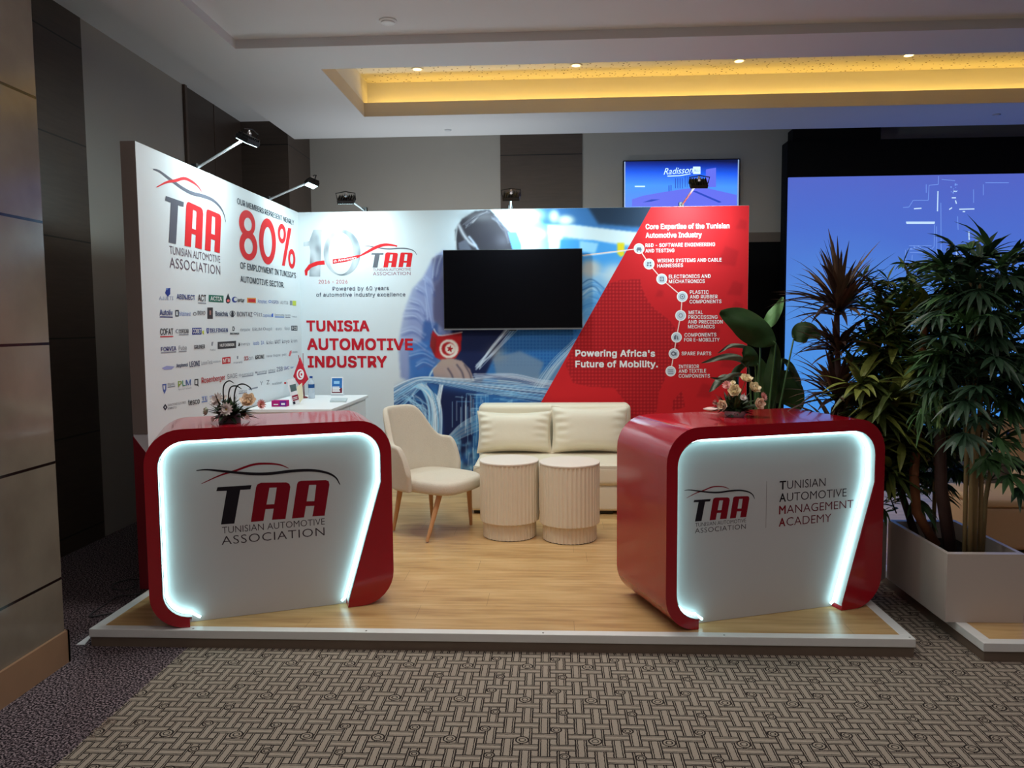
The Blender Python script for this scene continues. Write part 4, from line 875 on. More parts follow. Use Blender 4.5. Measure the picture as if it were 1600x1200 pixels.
for fx, fy in ((1.63, -.85), (2.58, -.86), (2.77, -.14), (1.63, -.14)):
    m = MB(); m.box((fx-.05, fy-.04, HS+.001), (fx+.05, fy+.04, .114), ST); m.build('foot', FOOT, so, bevel=.003)
def cushion(label, px, w, h, tilt, rot, seed):
    rs = random.Random(seed); o = thing('cushion', label, 'cushion', px, 0, 'cushions on the sofa'); nu, nv = 44, 28; V = []; F = []
    for s in (1, -1):
        for j in range(nv+1):
            for i in range(nu+1):
                u = 2*i/nu-1; v = 2*j/nv-1; e = (1-u**4)*(1-v**4); th_ = .105*max(0, e)**.62
                pin = 1-.045*(1-abs(u)**1.0)*0; X = u*w/2*(1-.05*(1-u*u)*0-.035*(v*v)*abs(u)**3*0+ -.055*(1-v*v)*abs(u)**4); Z = v*h/2*(1-.13*(1-u*u)*abs(v)**3)
                wr = .011*math.sin(6*v*PI+3*u+seed)*max(0, abs(u)-.55)/.45*(1-u**8)+.006*math.sin(17*v+5*u*u+seed*2)*max(0, abs(u)-.4)
                V.append((X, s*(th_+wr*(1 if e > .02 else 0)), Z))
    n = nu+1
    for s in (0, 1):
        b = s*(nu+1)*(nv+1)
        for j in range(nv):
            for i in range(nu):
                q = (b+j*n+i, b+j*n+i+1, b+(j+1)*n+i+1, b+(j+1)*n+i); F.append(q[::-1] if s == 0 else q)
    T = Matrix.Rotation(tilt, 4, 'X') @ Matrix.Rotation(rot, 4, 'Y'); m = MB(); m.mesh(V, F, T); cov = m.build('cover', PILL, o, True)
    m = MB(); bd = []
    for k in range(nu+1): bd.append(V[k])
    for k in range(nv+1): bd.append(V[k*n+nu])
    for k in range(nu, -1, -1): bd.append(V[nv*n+k])
    for k in range(nv, -1, -1): bd.append(V[k*n])
    m.tube([T@Vector((p[0], 0, p[2])) for p in bd], .004, 6, False); m.build('seam_piping', PILL, cov, True); return o
cushion('loose ivory cushion sagging at the left end of the sofa', (1.868, -.375, .636), .61, .345, R(-13), R(0), 1)
cushion('upright ivory cushion filling the right end of the sofa', (2.485, -.375, .657), .63, .385, R(-13), R(0), 2)
FLUT = mat('fluted_cream', (230, 218, 194), .6, vary=(20, .03)); STTOP = mat('stool_top_cream', (234, 224, 210), .45)
def stool(label, loc):
    t = thing('fluted_side_table', label, 'side table', loc, 0, 'fluted drum tables before the sofa'); n = 168; fl = lambda k: 1-.022*(0 if (k % 4) in (1, 2) else 1)
    m = MB(); m.lathe([(.196, .112), (.2, .114), (.2, .505)], n, None, fl); m.build('fluted_drum', FLUT, t)
    m = MB(); m.lathe([(.180, .004), (.180, .1115)], n, None, fl); m.build('plinth', FLUT, t)
    m = MB(); m.lathe([(.197, .505), (.201, .508), (.201, .516), (.198, .519)], 64); m.build('table_top', STTOP, t, True, autosmooth=40)
    m = MB(); m.lathe([(.176, 0), (.176, .004)], 48); m.build('base_pad', FOOT, t); return t
stl = stool('fluted cream drum table on the left, next to the armchair', (1.885, -1.50, HS)); dup(stl, (2.29, -1.566, HS), R(11), 'fluted cream drum table on the right, next to the right red counter')

# ---------------------------------------------------------------- white desk in the corner and what stands on it
DW = mat('desk_white', (232, 234, 234), .35); DK = thing('white_desk', 'plain white storage desk in the corner behind the left counter', 'desk', (.34, -.87, HS))
DT = Matrix.Translation((-.34, .87, -HS)); DZ = .94
m = MB(); m.box((.02, -1.42, DZ-.022), (.655, -.335, DZ), DT); m.build('desk_top', DW, DK, bevel=.002)
m = MB(); m.box((.03, -1.40, HS), (.635, -.35, DZ-.022), DT); m.build('cabinet', DW, DK)
m = MB(); m.box((.6352, -1.38, HS+.06), (.640, -.88, DZ-.04), DT); m.box((.6352, -.87, HS+.06), (.640, -.37, DZ-.04), DT); m.build('door', DW, DK)
PAPER = mat('paper_white', (236, 238, 240), .5)
def on_desk(x, y): return at_z(x, y, DZ)
# small flag
p = on_desk(475, 622); fl = thing('table_flag', 'small red table flag with white disc on the white desk', 'flag', (p[0], p[1], DZ))
m = MB(); m.lathe([(.030, 0), (.030, .008), (.012, .016)], 20); m.build('base', mat('flag_base', (120, 30, 36), .4), fl, True, autosmooth=40)
ht = at_y(468, 555, p[1])[2]-DZ; 
m = MB(); m.tube([(0, 0, .01), (-.01, 0, ht*.5), (-.035, 0, ht)], .0035, 8); m.tube([(.004, 0, .01), (.0, .01, ht*.6), (-.002, .012, ht+.015)], .0025, 8); m.build('pole', mat('flag_pole', (124, 40, 44), .4), fl, True)
def fq(x, y, d=0): q = at_y(x, y, p[1]-.012-d); return (q[0]-p[0], q[1]-p[1], q[2]-DZ)
m = MB(); N = 8; A, B, Cc, D_ = (469, 557.5), (458, 588), (470.6, 606.5), (482, 592.5)
for a in range(N+1):
    for b in range(N+1):
        u, v = a/N, b/N; x = (1-u)*(1-v)*A[0]+u*(1-v)*D_[0]+u*v*Cc[0]+(1-u)*v*B[0]; y = (1-u)*(1-v)*A[1]+u*(1-v)*D_[1]+u*v*Cc[1]+(1-u)*v*B[1]
        m.v.append(fq(x, y, .006*math.sin(u*5)))
for a in range(N):
    for b in range(N): m.f.append((a*(N+1)+b, a*(N+1)+b+1, (a+1)*(N+1)+b+1, (a+1)*(N+1)+b)); m.mi.append(0)
o = m.build('flag_cloth', mat('flag_red', (206, 20, 48), .6), fl, True); sd = o.modifiers.new('s', 'SOLIDIFY'); sd.thickness = .0015
m = MB(); m.flat(ell(469.3, 585, 5.8, 8.4), lambda a, b: fq(a, b, .010)); m.k = 1; m.flat(ell(469.6, 585, 3.9, 6), lambda a, b: fq(a, b, .0110)); m.k = 0; m.flat(ell(470.9, 585, 3.0, 4.8), lambda a, b: fq(a, b, .0118)); m.k = 1; m.flat(ell(471, 585, 1.5, 2.4, 5), lambda a, b: fq(a, b, .0126)); m.build('flag_emblem', [WHT, MATS['flag_red']], fl)
# bottle
p = on_desk(487, 622.5); bo = thing('water_bottle', 'clear water bottle with blue cap on the white desk', 'bottle', (p[0], p[1], DZ)); s = (at_y(487, 588, p[1])[2]-DZ)/.225
S_ = Matrix.Scale(s, 4)
BT = mat('bottle_plastic', (214, 226, 238), .15, trans=.35)
m = MB(); m.lathe([(.028, 0), (.032, .006), (.032, .05), (.030, .055), (.032, .06), (.032, .12), (.032, .15), (.022, .18), (.013, .195), (.013, .21)], 24, S_); m.build('bottle_body', BT, bo, True, autosmooth=50)
m = MB(); m.lathe([(.0326, .108), (.0326, .146)], 24, S_); m.build('label_band', ink(40, 80, 136), bo, True, autosmooth=50)
m = MB(); m.lathe([(.0155, .208), (.0155, .224), (.014, .226)], 20, S_); m.build('cap', ink(30, 66, 140), bo, True, autosmooth=50)
# leaflet holder
p = on_desk(527, 618); lf = thing('leaflet_holder', 'upright leaflet holder with blue and red flyers on the white desk', 'leaflet holder', (p[0], p[1], DZ))
w2 = (at_y(537, 618, p[1])[0]-at_y(517.5, 618, p[1])[0])/2; hh = at_y(527, 589, p[1])[2]-DZ; RX = TR(rx=R(-8))
m = MB(); m.box((-w2, 0, 0), (w2, .05, .012)); m.box((-w2, -.004, 0), (w2, .0, hh*.9), RX); m.build('stand', mat('acrylic_grey', (206, 212, 220), .2), lf)
m = MB(); m.box((-w2*.92, -.012, .012), (w2*.92, -.0045, hh), RX); m.k = 1; m.box((-w2*.82, -.0128, hh*.40), (w2*.82, -.0122, hh*.93), RX); m.k = 2; m.box((-w2*.82, -.0128, .02), (w2*.82, -.0122, hh*.40), RX); m.k = 3
m.box((-w2*.5, -.0134, hh*.62), (w2*.4, -.0129, hh*.78), RX)
m.k = 0
for k in range(4): m.box((-w2*.72, -.0135, .03+k*hh*.075), (w2*(.5-.1*(k % 2)), -.0129, .03+k*hh*.075+.009), RX)
m.build('flyer', [PAPER, ink(52, 110, 176), ink(112, 34, 50), ink(150, 200, 236)], lf)
# leaning brochure
p = on_desk(461, 632); br = thing('leaning_brochure', 'grey and maroon folded brochure leaning beside the small flag', 'brochure', (p[0], p[1], DZ))
def lq2(x, y, d=0): q = at_y(x, y, p[1]-d); return (q[0]-p[0], q[1]-p[1], max(.001, q[2]-DZ))
def slab(pts, d0, d1):
    V = [lq2(*q, d0) for q in pts]+[lq2(*q, d1) for q in pts]; return V, [(0, 1, 2, 3), (7, 6, 5, 4), (0, 4, 5, 1), (1, 5, 6, 2), (2, 6, 7, 3), (3, 7, 4, 0)]
m = MB(); m.mesh(*slab([(448, 593), (461, 591), (468, 630), (457, 632.5)], .004, .0)); m.k = 1; m.mesh(*slab([(452.5, 602), (462, 599.5), (463.8, 610), (454.8, 612.5)], .0056, .0045)); m.k = 2; m.mesh(*slab([(456, 618.5), (465.3, 616), (467, 624), (458, 627)], .0056, .0045)); m.k = 3; m.mesh(*slab([(457.5, 627.8), (461, 627), (461.8, 631), (458.5, 632)], .0056, .0045))
m.k = 0
for k in range(2): m.mesh(*slab([(458, 621+k*2.4), (464.5, 619.4+k*2.4), (464.7, 620.4+k*2.4), (458.2, 622+k*2.4)], .0066, .0057))
m.build('cover', [PAPER, ink(90, 112, 112), ink(150, 40, 62), ink(40, 44, 60)], br)
m = MB(); m.mesh(*slab([(462, 606), (472, 598), (474, 622), (468.5, 630)], -.03, -.034)); m.build('rear_flap', mat('brochure_cream', (232, 222, 190), .5), br)
# purple card box and flat tablet
p = on_desk(436, 635.5); bx = thing('card_box', 'small magenta card box at the left end of the white desk', 'box', (p[0], p[1], DZ))
w2 = (at_y(447.5, 635, p[1])[0]-at_y(424, 635, p[1])[0])/2; hh = at_y(436, 626, p[1])[2]-DZ
m = MB(); m.box((-w2, 0, 0), (w2, .06, hh)); m.build('box_body', [ink(170, 30, 110)], bx, bevel=.002)
m = MB(); m.box((w2*.1, -.001, .004), (w2*.98, .0, hh*.95)); m.k = 1; m.box((-w2*.7, -.0012, hh*.3), (-w2*.1, -.0005, hh*.45)); m.box((w2*.3, -.0018, hh*.3), (w2*.8, -.0011, hh*.6)); m.build('front_label', [ink(110, 40, 140), PAPER], bx)
a, b, c, d = on_desk(515.5, 628.5), on_desk(541, 628.5), on_desk(543, 624), on_desk(518, 624); q = (a+b+c+d)/4
m = MB(); V = [tuple(np.array(v)-np.array((q[0], q[1], DZ))+np.array((0, 0, z))) for z in (.0005, .012) for v in (a, b, c, d)]; m.mesh(V, [(3, 2, 1, 0), (4, 5, 6, 7), (0, 1, 5, 4), (1, 2, 6, 5), (2, 3, 7, 6), (3, 0, 4, 7)])
tag(m.build('closed_folder', mat('folder_grey', (186, 198, 200), .4), None, T=Matrix.Translation((q[0], q[1], DZ))), 'thin pale grey folder lying flat near the right edge of the desk', 'folder')

# ---------------------------------------------------------------- flowers
LEAFD = mat('leaf_dark', (30, 52, 30), .5, vary=(30, .3)); LEAFM = mat('leaf_mid', (58, 86, 40), .5, vary=(30, .3))
def petal(m, c, d, n, L, W, cup):
    """petal from c along d, facing n"""
    d, n = Vector(d).normalized(), Vector(n).normalized(); s = d.cross(n).normalized(); c = Vector(c); V = []
    for i in range(5):
        t = i/4; w = W*math.sin(PI*(.12+.80*t))*.5; z = cup*t*t
        for k in (-1, 0, 1): V.append(c+d*L*t*(1-.15*t*cup/L if L else 1)+n*(z+(abs(k)*W*.12*t))+s*w*k)
    m.mesh(V, [(i*3+k, i*3+k+1, i*3+k+4, i*3+k+3) for i in range(4) for k in (0, 1)])
def frame(n):
    n = Vector(n).normalized(); a = n.orthogonal().normalized(); return n, a, n.cross(a)
def rose(m, c, n, r):
    n, a, b = frame(n)
    for ring, (k, L, W, tilt, o) in enumerate(((3, .55, .75, 1.35, .3), (5, .8, .85, 1.05, .5), (6, 1.0, .95, .7, 1.1), (6, 1.08, 1.0, .35, .2))):
        for i in range(k):
            q = 2*PI*i/k+o; e = a*math.cos(q)+b*math.sin(q); d = e*math.cos(tilt)+n*math.sin(tilt); nn = n*math.cos(tilt)-e*math.sin(tilt); petal(m, Vector(c)+e*r*.12, d, nn, L*r, W*r, r*.25)
def daisy(m, c, n, r, k=13, rings=2):
    n, a, b = frame(n)
    for g in range(rings):
        for i in range(k):
            q = 2*PI*(i+.5*g)/k; e = a*math.cos(q)+b*math.sin(q); tl = .2+.5*g; petal(m, c, e*math.cos(tl)+n*math.sin(tl), n*math.cos(tl)-e*math.sin(tl), r*(1-.25*g), r*.36, r*.12)
def leaf(m, c, d, L, W, droop, roll=0.0, n=5, fold=.25, prof=None):
    """strap leaf: base c, direction d (unit-ish), droops under gravity"""
    c = Vector(c); d = Vector(d).normalized(); h = Vector((d.x, d.y, 0)); h = h.normalized() if h.length > 1e-4 else Vector((1, 0, 0))
    s = h.cross(Vector((0, 0, 1))).normalized(); s = Matrix.Rotation(roll, 3, d) @ s; V = []; p = c.copy(); dd = d.copy()
    for i in range(n+1):
        t = i/n; w = W*(prof(t) if prof else math.sin(PI*(.08+.90*t)**.8))*.5; up = s.cross(dd).normalized()
        if up.z < 0: up = -up
        V += [p-s*w+up*abs(w)*fold, p.copy(), p+s*w+up*abs(w)*fold]; dd = (dd+Vector((0, 0, -droop/n))).normalized(); p = p+dd*L/n
    m.mesh(V, [(i*3+k, i*3+k+1, i*3+k+4, i*3+k+3) for i in range(n) for k in (0, 1)])
def rdir(rs, lo, hi, az0=0, az1=360):
    a = R(rs.uniform(az0, az1)); e = R(rs.uniform(lo, hi)); return Vector((math.cos(a)*math.cos(e), math.sin(a)*math.cos(e), math.sin(e)))
CT = 1.0387
WFL = mat('petal_white', (232, 222, 218), .6); PEACH = mat('petal_peach', (255, 234, 208), .6); PINK = mat('petal_pink', (232, 170, 164), .6); CREAMF = mat('petal_cream', (248, 234, 198), .6); GRNW = mat('petal_greenish', (206, 214, 190), .6); YC = mat('flower_eye', (190, 150, 70), .7)
def bouquet(label, base, flowers, rs, vase, spread, nleaf, hgt):
    t = thing('flower_arrangement', label, 'flower arrangement', base); B = Vector(base); vase(t)
    m = MB()
    for k in range(nleaf):
        d = rdir(rs, -8, 75); leaf(m, Vector((rs.uniform(-.04, .04), rs.uniform(-.03, .03), .035)), d, spread*rs.uniform(.5, 1.0), rs.uniform(.016, .032), rs.uniform(.1, .9), rs.uniform(-.6, .6))
    m.k = 1
    for k in range(nleaf//2):
        d = rdir(rs, 10, 85); leaf(m, Vector((rs.uniform(-.03, .03), rs.uniform(-.03, .03), .035)), d, hgt*rs.uniform(.4, .9), rs.uniform(.010, .022), rs.uniform(.0, .5), rs.uniform(-.6, .6))
    m.v = [(v[0], v[1], max(v[2], .004)) for v in m.v]; m.build('foliage', [LEAFD, LEAFM], t)
    for kind, px, py, dy, r, mt, nrm in flowers:
        P = Vector(at_y(px, py, base[1]+dy))-B; m = MB()
        if kind == 'rose': rose(m, P, nrm, r)
        else: daisy(m, P, nrm, r); m.k = 1; m.lathe([(r*.22, 0), (r*.18, r*.12), (r*.05, r*.17)], 10, Matrix.Translation(P)@Vector(nrm).to_track_quat('Z', 'Y').to_matrix().to_4x4())
        fo = m.build({'rose': 'rose_bloom', 'daisy': 'daisy_bloom'}[kind], [mt, YC] if kind == 'daisy' else [mt], t)
        m = MB(); m.tube([(0, 0, .03), P*.5+Vector((0, 0, .02)), P-Vector(nrm)*.004], .002, 5); m.build('stem', LEAFM, t)
    return t
VG = mat('vase_grey', (112, 106, 116), .25)
def vaseL(t):
    m = MB(); T = TR(rz=R(22)); m.box((-.052, -.045, 0), (.052, .045, .046), T); m.build('vase', VG, t, bevel=.003)
F1 = [('daisy', 340, 626, -.02, .042, WFL, (-.3, -.8, .5)), ('daisy', 354, 640, -.06, .038, WFL, (.1, -1, .3)), ('rose', 388, 628, -.03, .040, PEACH, (.2, -.8, .6)), ('rose', 325, 643, -.02, .024, GRNW, (-.8, -.6, .2)), ('daisy', 407, 632, .0, .028, PINK, (.7, -.5, .2)), ('daisy', 350, 622, .03, .020, WFL, (0, -.7, .7)), ('daisy', 333, 655, -.05, .014, WFL, (-.3, -.9, 0)), ('daisy', 386, 652, -.06, .013, WFL, (.3, -.9, 0))]
b1 = (.572, -2.93, CT)
t1 = bouquet('flower arrangement with curved dark reeds on the left red counter', b1, F1, random.Random(5), vaseL, .12, 130, .11)
REED = mat('reed_dark', (26, 34, 34), .5)
for P in ([(352, 650), (349, 620), (350, 602), (358, 595), (366, 599)], [(360, 650), (357, 622), (360, 606), (369, 603), (378, 608)], [(368, 650), (366, 622), (370, 604), (380, 600), (390, 605), (393, 610)]):
    m = MB(); q = [Vector(at_y(*u, b1[1]+.01))-Vector(b1) for u in bez(P, 5)]; m.tube(q, [.0035]*(len(q)-4)+[.003, .0025, .002, .001], 7); m.build('curved_reed', REED, t1, True)
def vaseR(t):
    m = MB(); m.lathe([(.042, 0), (.052, .012), (.054, .03), (.050, .03), (.046, .012)], 32); m.build('bowl', mat('bowl_grey', (176, 172, 178), .25), t, True, autosmooth=50)
b2 = (3.105, -2.72, CT)
F2 = [('rose', 1165, 595, .0, .034, CREAMF, (.1, -.5, .9)), ('rose', 1148, 612, -.04, .034, CREAMF, (-.3, -.9, .5)), ('rose', 1177, 608, -.02, .034, CREAMF, (.3, -.7, .6)), ('rose', 1130, 634, -.03, .030, PEACH, (-.6, -.8, .2)), ('rose', 1185, 631, -.05, .031, PEACH, (.3, -1, .2)), ('daisy', 1161, 622, -.06, .020, WFL, (0, -.8, .6)), ('daisy', 1136, 602, .0, .026, PINK, (-.5, -.7, .5)), ('daisy', 1192, 620, .0, .026, PINK, (.6, -.7, .4)), ('rose', 1119, 629, .01, .016, PINK, (-.9, -.4, .1)), ('daisy', 1145, 599, .03, .018, CREAMF, (-.2, -.6, .7))]
bouquet('flower arrangement of cream and peach roses on the right red counter', b2, F2, random.Random(9), vaseR, .12, 90, .12)
p = at_z(1116, 642.5, CT); m = MB(); m.lathe([(.030, 0), (.048, .004), (.052, .009), (.030, .016), (.01, .018)], 28)
tag(m.build('small_dish', mat('dish_pale', (236, 206, 200), .3), None, True, T=Matrix.Translation((p[0], p[1]+.04, CT))), 'small pale dish on the right red counter, left of its flowers', 'dish')

# ---------------------------------------------------------------- plants
PW_ = mat('planter_white', (196, 184, 174), .35); SOIL = mat('soil_dark', (30, 24, 20), .9, bump=(60, .5))
def planter_box(label, name, corners, z0, z1, th_=.018):
    c = np.mean(np.array(corners), 0); t = thing(name, label, 'planter', (c[0], c[1], z0)); n = len(corners); m = MB(); inn = [(c+(np.array(p)-c)*(1-2.0*th_/np.linalg.norm(np.array(p)-c)*1.2)) for p in corners]
    V = [];  H = z1-z0
    for lst, z in ((corners, 0), (corners, H), (inn, H), (inn, .02)): V += [(p[0]-c[0], p[1]-c[1], z) for p in lst]
    F = [tuple(range(n-1, -1, -1))]
    for L in range(3): F += [(L*n+i, L*n+(i+1) % n, (L+1)*n+(i+1) % n, (L+1)*n+i) for i in range(n)]
    F.append(tuple(3*n+i for i in range(n))); m.mesh(V, F); m.build('box_wall', PW_, t)
    m = MB(); m.flat([(p[0]-c[0], p[1]-c[1]) for p in inn], lambda a, b: (a, b, H*.72)); m.build('soil', SOIL, t); return t
PZ = .416
planter_box('long white rectangular planter on the neighbouring platform', 'planter', [(4.04, -3.005), (4.40, -3.005), (4.40, -2.35), (4.04, -2.35)], HS, PZ)
planter_box('small white planter turned at an angle behind the right red counter', 'planter.001', [(3.87, -2.53), (4.03, -2.36), (3.89, -2.21), (3.73, -2.38)], HS, PZ)
def lmat(name, c, tr=.0): return mat(name, c, .45, vary=(18, .35))
DR1 = lmat('dracaena_red', (62, 44, 40)); DR2 = lmat('dracaena_bronze', (88, 66, 48)); OL = lmat('leaf_olive', (128, 136, 62)); OL2 = lmat('leaf_olive_dark', (82, 98, 46)); PG = lmat('palm_green', (70, 108, 62)); PG2 = lmat('palm_dark', (42, 70, 48)); PG3 = lmat('palm_fresh', (84, 126, 70)); STR = lmat('bird_leaf', (44, 74, 36)); STL = lmat('bird_leaf_lit', (120, 176, 110)); STG = lmat('bird_leaf_grey', (124, 136, 118))
TRB = mat('trunk_orange', (150, 92, 56), .7, bump=(30, .5), vary=(20, .2)); TRD = mat('trunk_dark', (74, 48, 42), .7, bump=(30, .5), vary=(20, .2)); CANE = mat('cane_tan', (150, 124, 82), .5, vary=(30, .15))
def rosette(m, c, rs, n, L, W, lo, hi, droop, mats=2, az=(0, 360)):
    for k in range(n):
        m.k = rs.randrange(mats); d = rdir(rs, lo, hi, *az); leaf(m, Vector(c)+Vector((0, 0, rs.uniform(-.06, .03))), d, L*rs.uniform(.7, 1.1), W*rs.uniform(.7, 1.2), droop*rs.uniform(.5, 1.3), rs.uniform(-.3, .3), 6)
# red dracaena
rs = random.Random(21); B0 = Vector((3.88, -2.37, .33)); t = thing('dracaena', 'tall reddish spiky dracaena in the small planter before the blue screen', 'potted plant', tuple(B0))
def rel(px, py, Y, base): return Vector(at_y(px, py, Y))-base
top = rel(1308, 470, -2.37, B0); m = MB(); m.tube([(0, 0, 0), rel(1311, 620, -2.37, B0), rel(1308, 540, -2.37, B0), top], [.022, .018, .015, .012], 9); m.build('trunk', TRD, t, True)
for (px, py, n, L, lo, hi) in ((1310, 478, 120, .37, 6, 84), (1311, 540, 60, .29, 5, 62), (1308, 618, 80, .33, 8, 70), (1302, 670, 60, .30, 0, 62)):
    m = MB(); rosette(m, rel(px, py, -2.37, B0), rs, n, L, .030, lo, hi, .75); m.build('leaf_rosette', [DR1, DR2], t)
# corn plant with broad olive leaves
def fan(m, c, d, rs, n, L, W, droop=.6):
    d = Vector(d).normalized(); s = d.cross(Vector((0, 0, 1))).normalized(); 
    for k in range(n):
        a = (k/(n-1)-.5)*R(150); e = (d*math.cos(a)+s*math.sin(a)+Vector((0, 0, rs.uniform(-.12, .12)))).normalized(); leaf(m, c, e, L*(1-.25*abs(k/(n-1)-.5))*rs.uniform(.85, 1.1), W*rs.uniform(.8, 1.2), droop*rs.uniform(.6, 1.2), rs.uniform(-.5, .5), 4, .3)
rs = random.Random(33); B0 = Vector((4.205, -2.55, .33)); t = thing('corn_plant', 'leafy corn plant with orange-brown trunk and broad olive leaves in long planter', 'potted plant', tuple(B0))
m = MB(); m.tube([(0, 0, 0), rel(1432, 800, -2.55, B0), rel(1428, 740, -2.55, B0), rel(1436, 640, -2.5, B0), rel(1445, 500, -2.5, B0)], [.026, .024, .024, .022, .018], 10); m.build('trunk', TRB, t, True)
for (px, py, n, L, lo, hi, W) in ((1448, 490, 40, .28, 0, 80, .06), (1400, 520, 40, .30, -10, 70, .055), (1440, 570, 40, .38, -20, 55, .055), (1372, 555, 34, .28, -10, 60, .045), (1400, 620, 36, .34, -20, 45, .05), (1370, 640, 34, .30, -20, 50, .045), (1410, 690, 30, .26, -30, 40, .04), (1345, 600, 34, .28, -20, 60, .04), (1350, 690, 30, .24, -20, 50, .04), (1390, 735, 24, .22, -20, 40, .035)):
    m = MB(); rosette(m, rel(px, py, -2.5+rs.uniform(-.1, .15), B0), rs, n, L, W, lo, hi, .9); m.build('leaf_rosette', [OL, OL2], t)
# narrow-leaved ficus twigs
rs = random.Random(44); B0 = Vector((4.16, -2.43, .33)); t = thing('narrow_leaved_fig', 'twiggy fig with narrow leaves beside the reddish dracaena, in long planter', 'potted plant', tuple(B0))
m = MB(); ml = MB(); m.tube([(0, 0, 0), rel(1405, 760, -2.4, B0), rel(1392, 640, -2.4, B0), rel(1385, 540, -2.4, B0)], [.02, .017, .014, .010], 8)
for (px, py) in ((1345, 425), (1362, 440), (1385, 430), (1412, 410), (1418, 440), (1350, 470), (1380, 470), (1405, 460), (1340, 510), (1365, 500), (1352, 560), (1342, 600), (1350, 640), (1380, 600), (1395, 660), (1360, 690), (1420, 690), (1400, 720), (1375, 740), (1335, 640), (1338, 670), (1350, 715), (1385, 700), (1410, 655), (1372, 660), (1345, 590), (1330, 560), (1365, 540), (1392, 500)):
    tip = rel(px+rs.uniform(-4, 4), py+rs.uniform(-4, 4), -2.42+rs.uniform(-.14, .14), B0); st_ = Vector((tip.x*.55+.0, tip.y*.4, tip.z-.20)); m.tube([st_, (st_+tip)/2+Vector((0, 0, .02)), tip], [.004, .003, .0015], 5)
    for k in range(34):
        f = rs.uniform(.05, 1.0); c = st_.lerp(tip, f); ml.k = rs.randrange(2); leaf(ml, c, rdir(rs, -25, 60), rs.uniform(.07, .13), rs.uniform(.014, .022), .5, rs.uniform(-.8, .8), 4)
m.build('branches', TRD, t, True); ml.build('foliage', [PG, OL2], t)
# lady palms with canes
def palm(label, B0, canes, heads, rs, mats, dense):
    t = thing('lady_palm', label, 'potted plant', tuple(B0))
    for c in canes:
        m = MB(); P = [rel(*q, B0) for q in c]; P[0].z = 0.0; m.tube(P, .011, 8); m.build('cane', CANE, t, True)
    m = MB(); mp_ = MB()
    for (px, py, Y) in heads:
        c = rel(px, py, Y, B0)
        for k in range(dense):
            d = rdir(rs, -35, 65); L = rs.uniform(.07, .20); e = c+d*L; mp_.tube([c-Vector((0, 0, .05)), c+d*L*.5+Vector((0, 0, .01)), e], .0025, 4); m.k = rs.randrange(len(mats)); fan(m, e, d, rs, rs.choice((7, 8, 9, 10)), rs.uniform(.13, .22), .028, .8)
    mp_.build('leaf_stalks', PG2, t); m.build('foliage', mats, t); return t
rs = random.Random(55)
palm('lady palm with a bundle of tan canes at the near end of planter', Vector((4.25, -2.88, .33)),
     [[(1508, 840, -2.88), (1510, 720, -2.86), (1512, 560, -2.84), (1516, 440, -2.84)], [(1516, 842, -2.9), (1519, 720, -2.9), (1524, 560, -2.86), (1530, 430, -2.86)], [(1524, 838, -2.86), (1526, 700, -2.84), (1540, 540, -2.8)], [(1532, 836, -2.84), (1534, 720, -2.84), (1550, 600, -2.8)]],
     [(1522, 430, -2.84), (1500, 470, -2.8), (1545, 460, -2.84), (1570, 430, -2.8), (1590, 470, -2.8), (1530, 510, -2.8), (1560, 520, -2.8), (1580, 550, -2.8), (1545, 580, -2.8), (1520, 600, -2.75), (1590, 590, -2.75), (1518, 470, -2.95), (1512, 540, -2.96), (1520, 610, -2.96), (1508, 650, -2.95), (1500, 580, -2.9)], rs, [PG, PG2, PG2], 11)
palm('dense dark lady palm behind the others at the far end of planter', Vector((4.26, -2.42, .33)),
     [[(1460, 800, -2.42), (1462, 700, -2.4), (1470, 560, -2.4), (1480, 440, -2.4)], [(1478, 800, -2.4), (1478, 700, -2.4), (1495, 560, -2.4)]],
     [(1480, 450, -2.4), (1460, 500, -2.35), (1500, 520, -2.35), (1470, 560, -2.35), (1490, 600, -2.3), (1450, 620, -2.3), (1420, 640, -2.3), (1480, 660, -2.3), (1440, 690, -2.3), (1470, 720, -2.35), (1505, 700, -2.35), (1420, 730, -2.35), (1400, 690, -2.3), (1450, 740, -2.4), (1490, 560, -2.2), (1530, 620, -2.2), (1570, 560, -2.2), (1590, 500, -2.2), (1390, 660, -2.3), (1370, 700, -2.3), (1350, 650, -2.3), (1380, 610, -2.25), (1430, 580, -2.2), (1400, 560, -2.2), (1410, 760, -2.35)], rs, [PG2, PG, PG2], 12)
rs = random.Random(77)
palm('small low palm with one dark tuft hanging over the right rim of planter', Vector((4.33, -2.80, .33)), [[(1536, 830, -2.80), (1540, 780, -2.8), (1548, 735, -2.8)]], [(1548, 735, -2.8), (1556, 700, -2.78)], rs, [PG, PG2], 4)
rs = random.Random(66); B0 = Vector((4.20, -2.72, .33)); t = thing('drooping_bamboo', 'bushy bamboo with fresh green drooping tufts in middle of planter', 'potted plant', tuple(B0))
m = MB(); m.tube([(0, 0, 0), rel(1470, 760, -2.72, B0), rel(1468, 640, -2.75, B0), rel(1470, 540, -2.75, B0)], [.032, .03, .024, .014], 9); m.build('trunk', TRD, t, True)
m = MB()
for (px, py, n, L) in ((1470, 550, 26, .2), (1474, 560, 20, .24), (1455, 600, 24, .22), (1440, 640, 24, .2), (1490, 620, 20, .2)):
    for k in range(n): m.k = rs.randrange(2); leaf(m, rel(px+rs.uniform(-10, 10), py+rs.uniform(-8, 8), -2.85+rs.uniform(-.08, .1), B0), rdir(rs, -70, 25), L*rs.uniform(.5, 1), .018, 1.6, rs.uniform(-.6, .6), 5)
m.build('foliage', [PG3, PG], t)
m = MB()
for k in range(26):
    f = k/25; leaf(m, rel(1468+rs.uniform(-3, 3), 585+f*75, -2.93, B0), rdir(rs, -85, -30), .07, .012, .6, 0, 4)
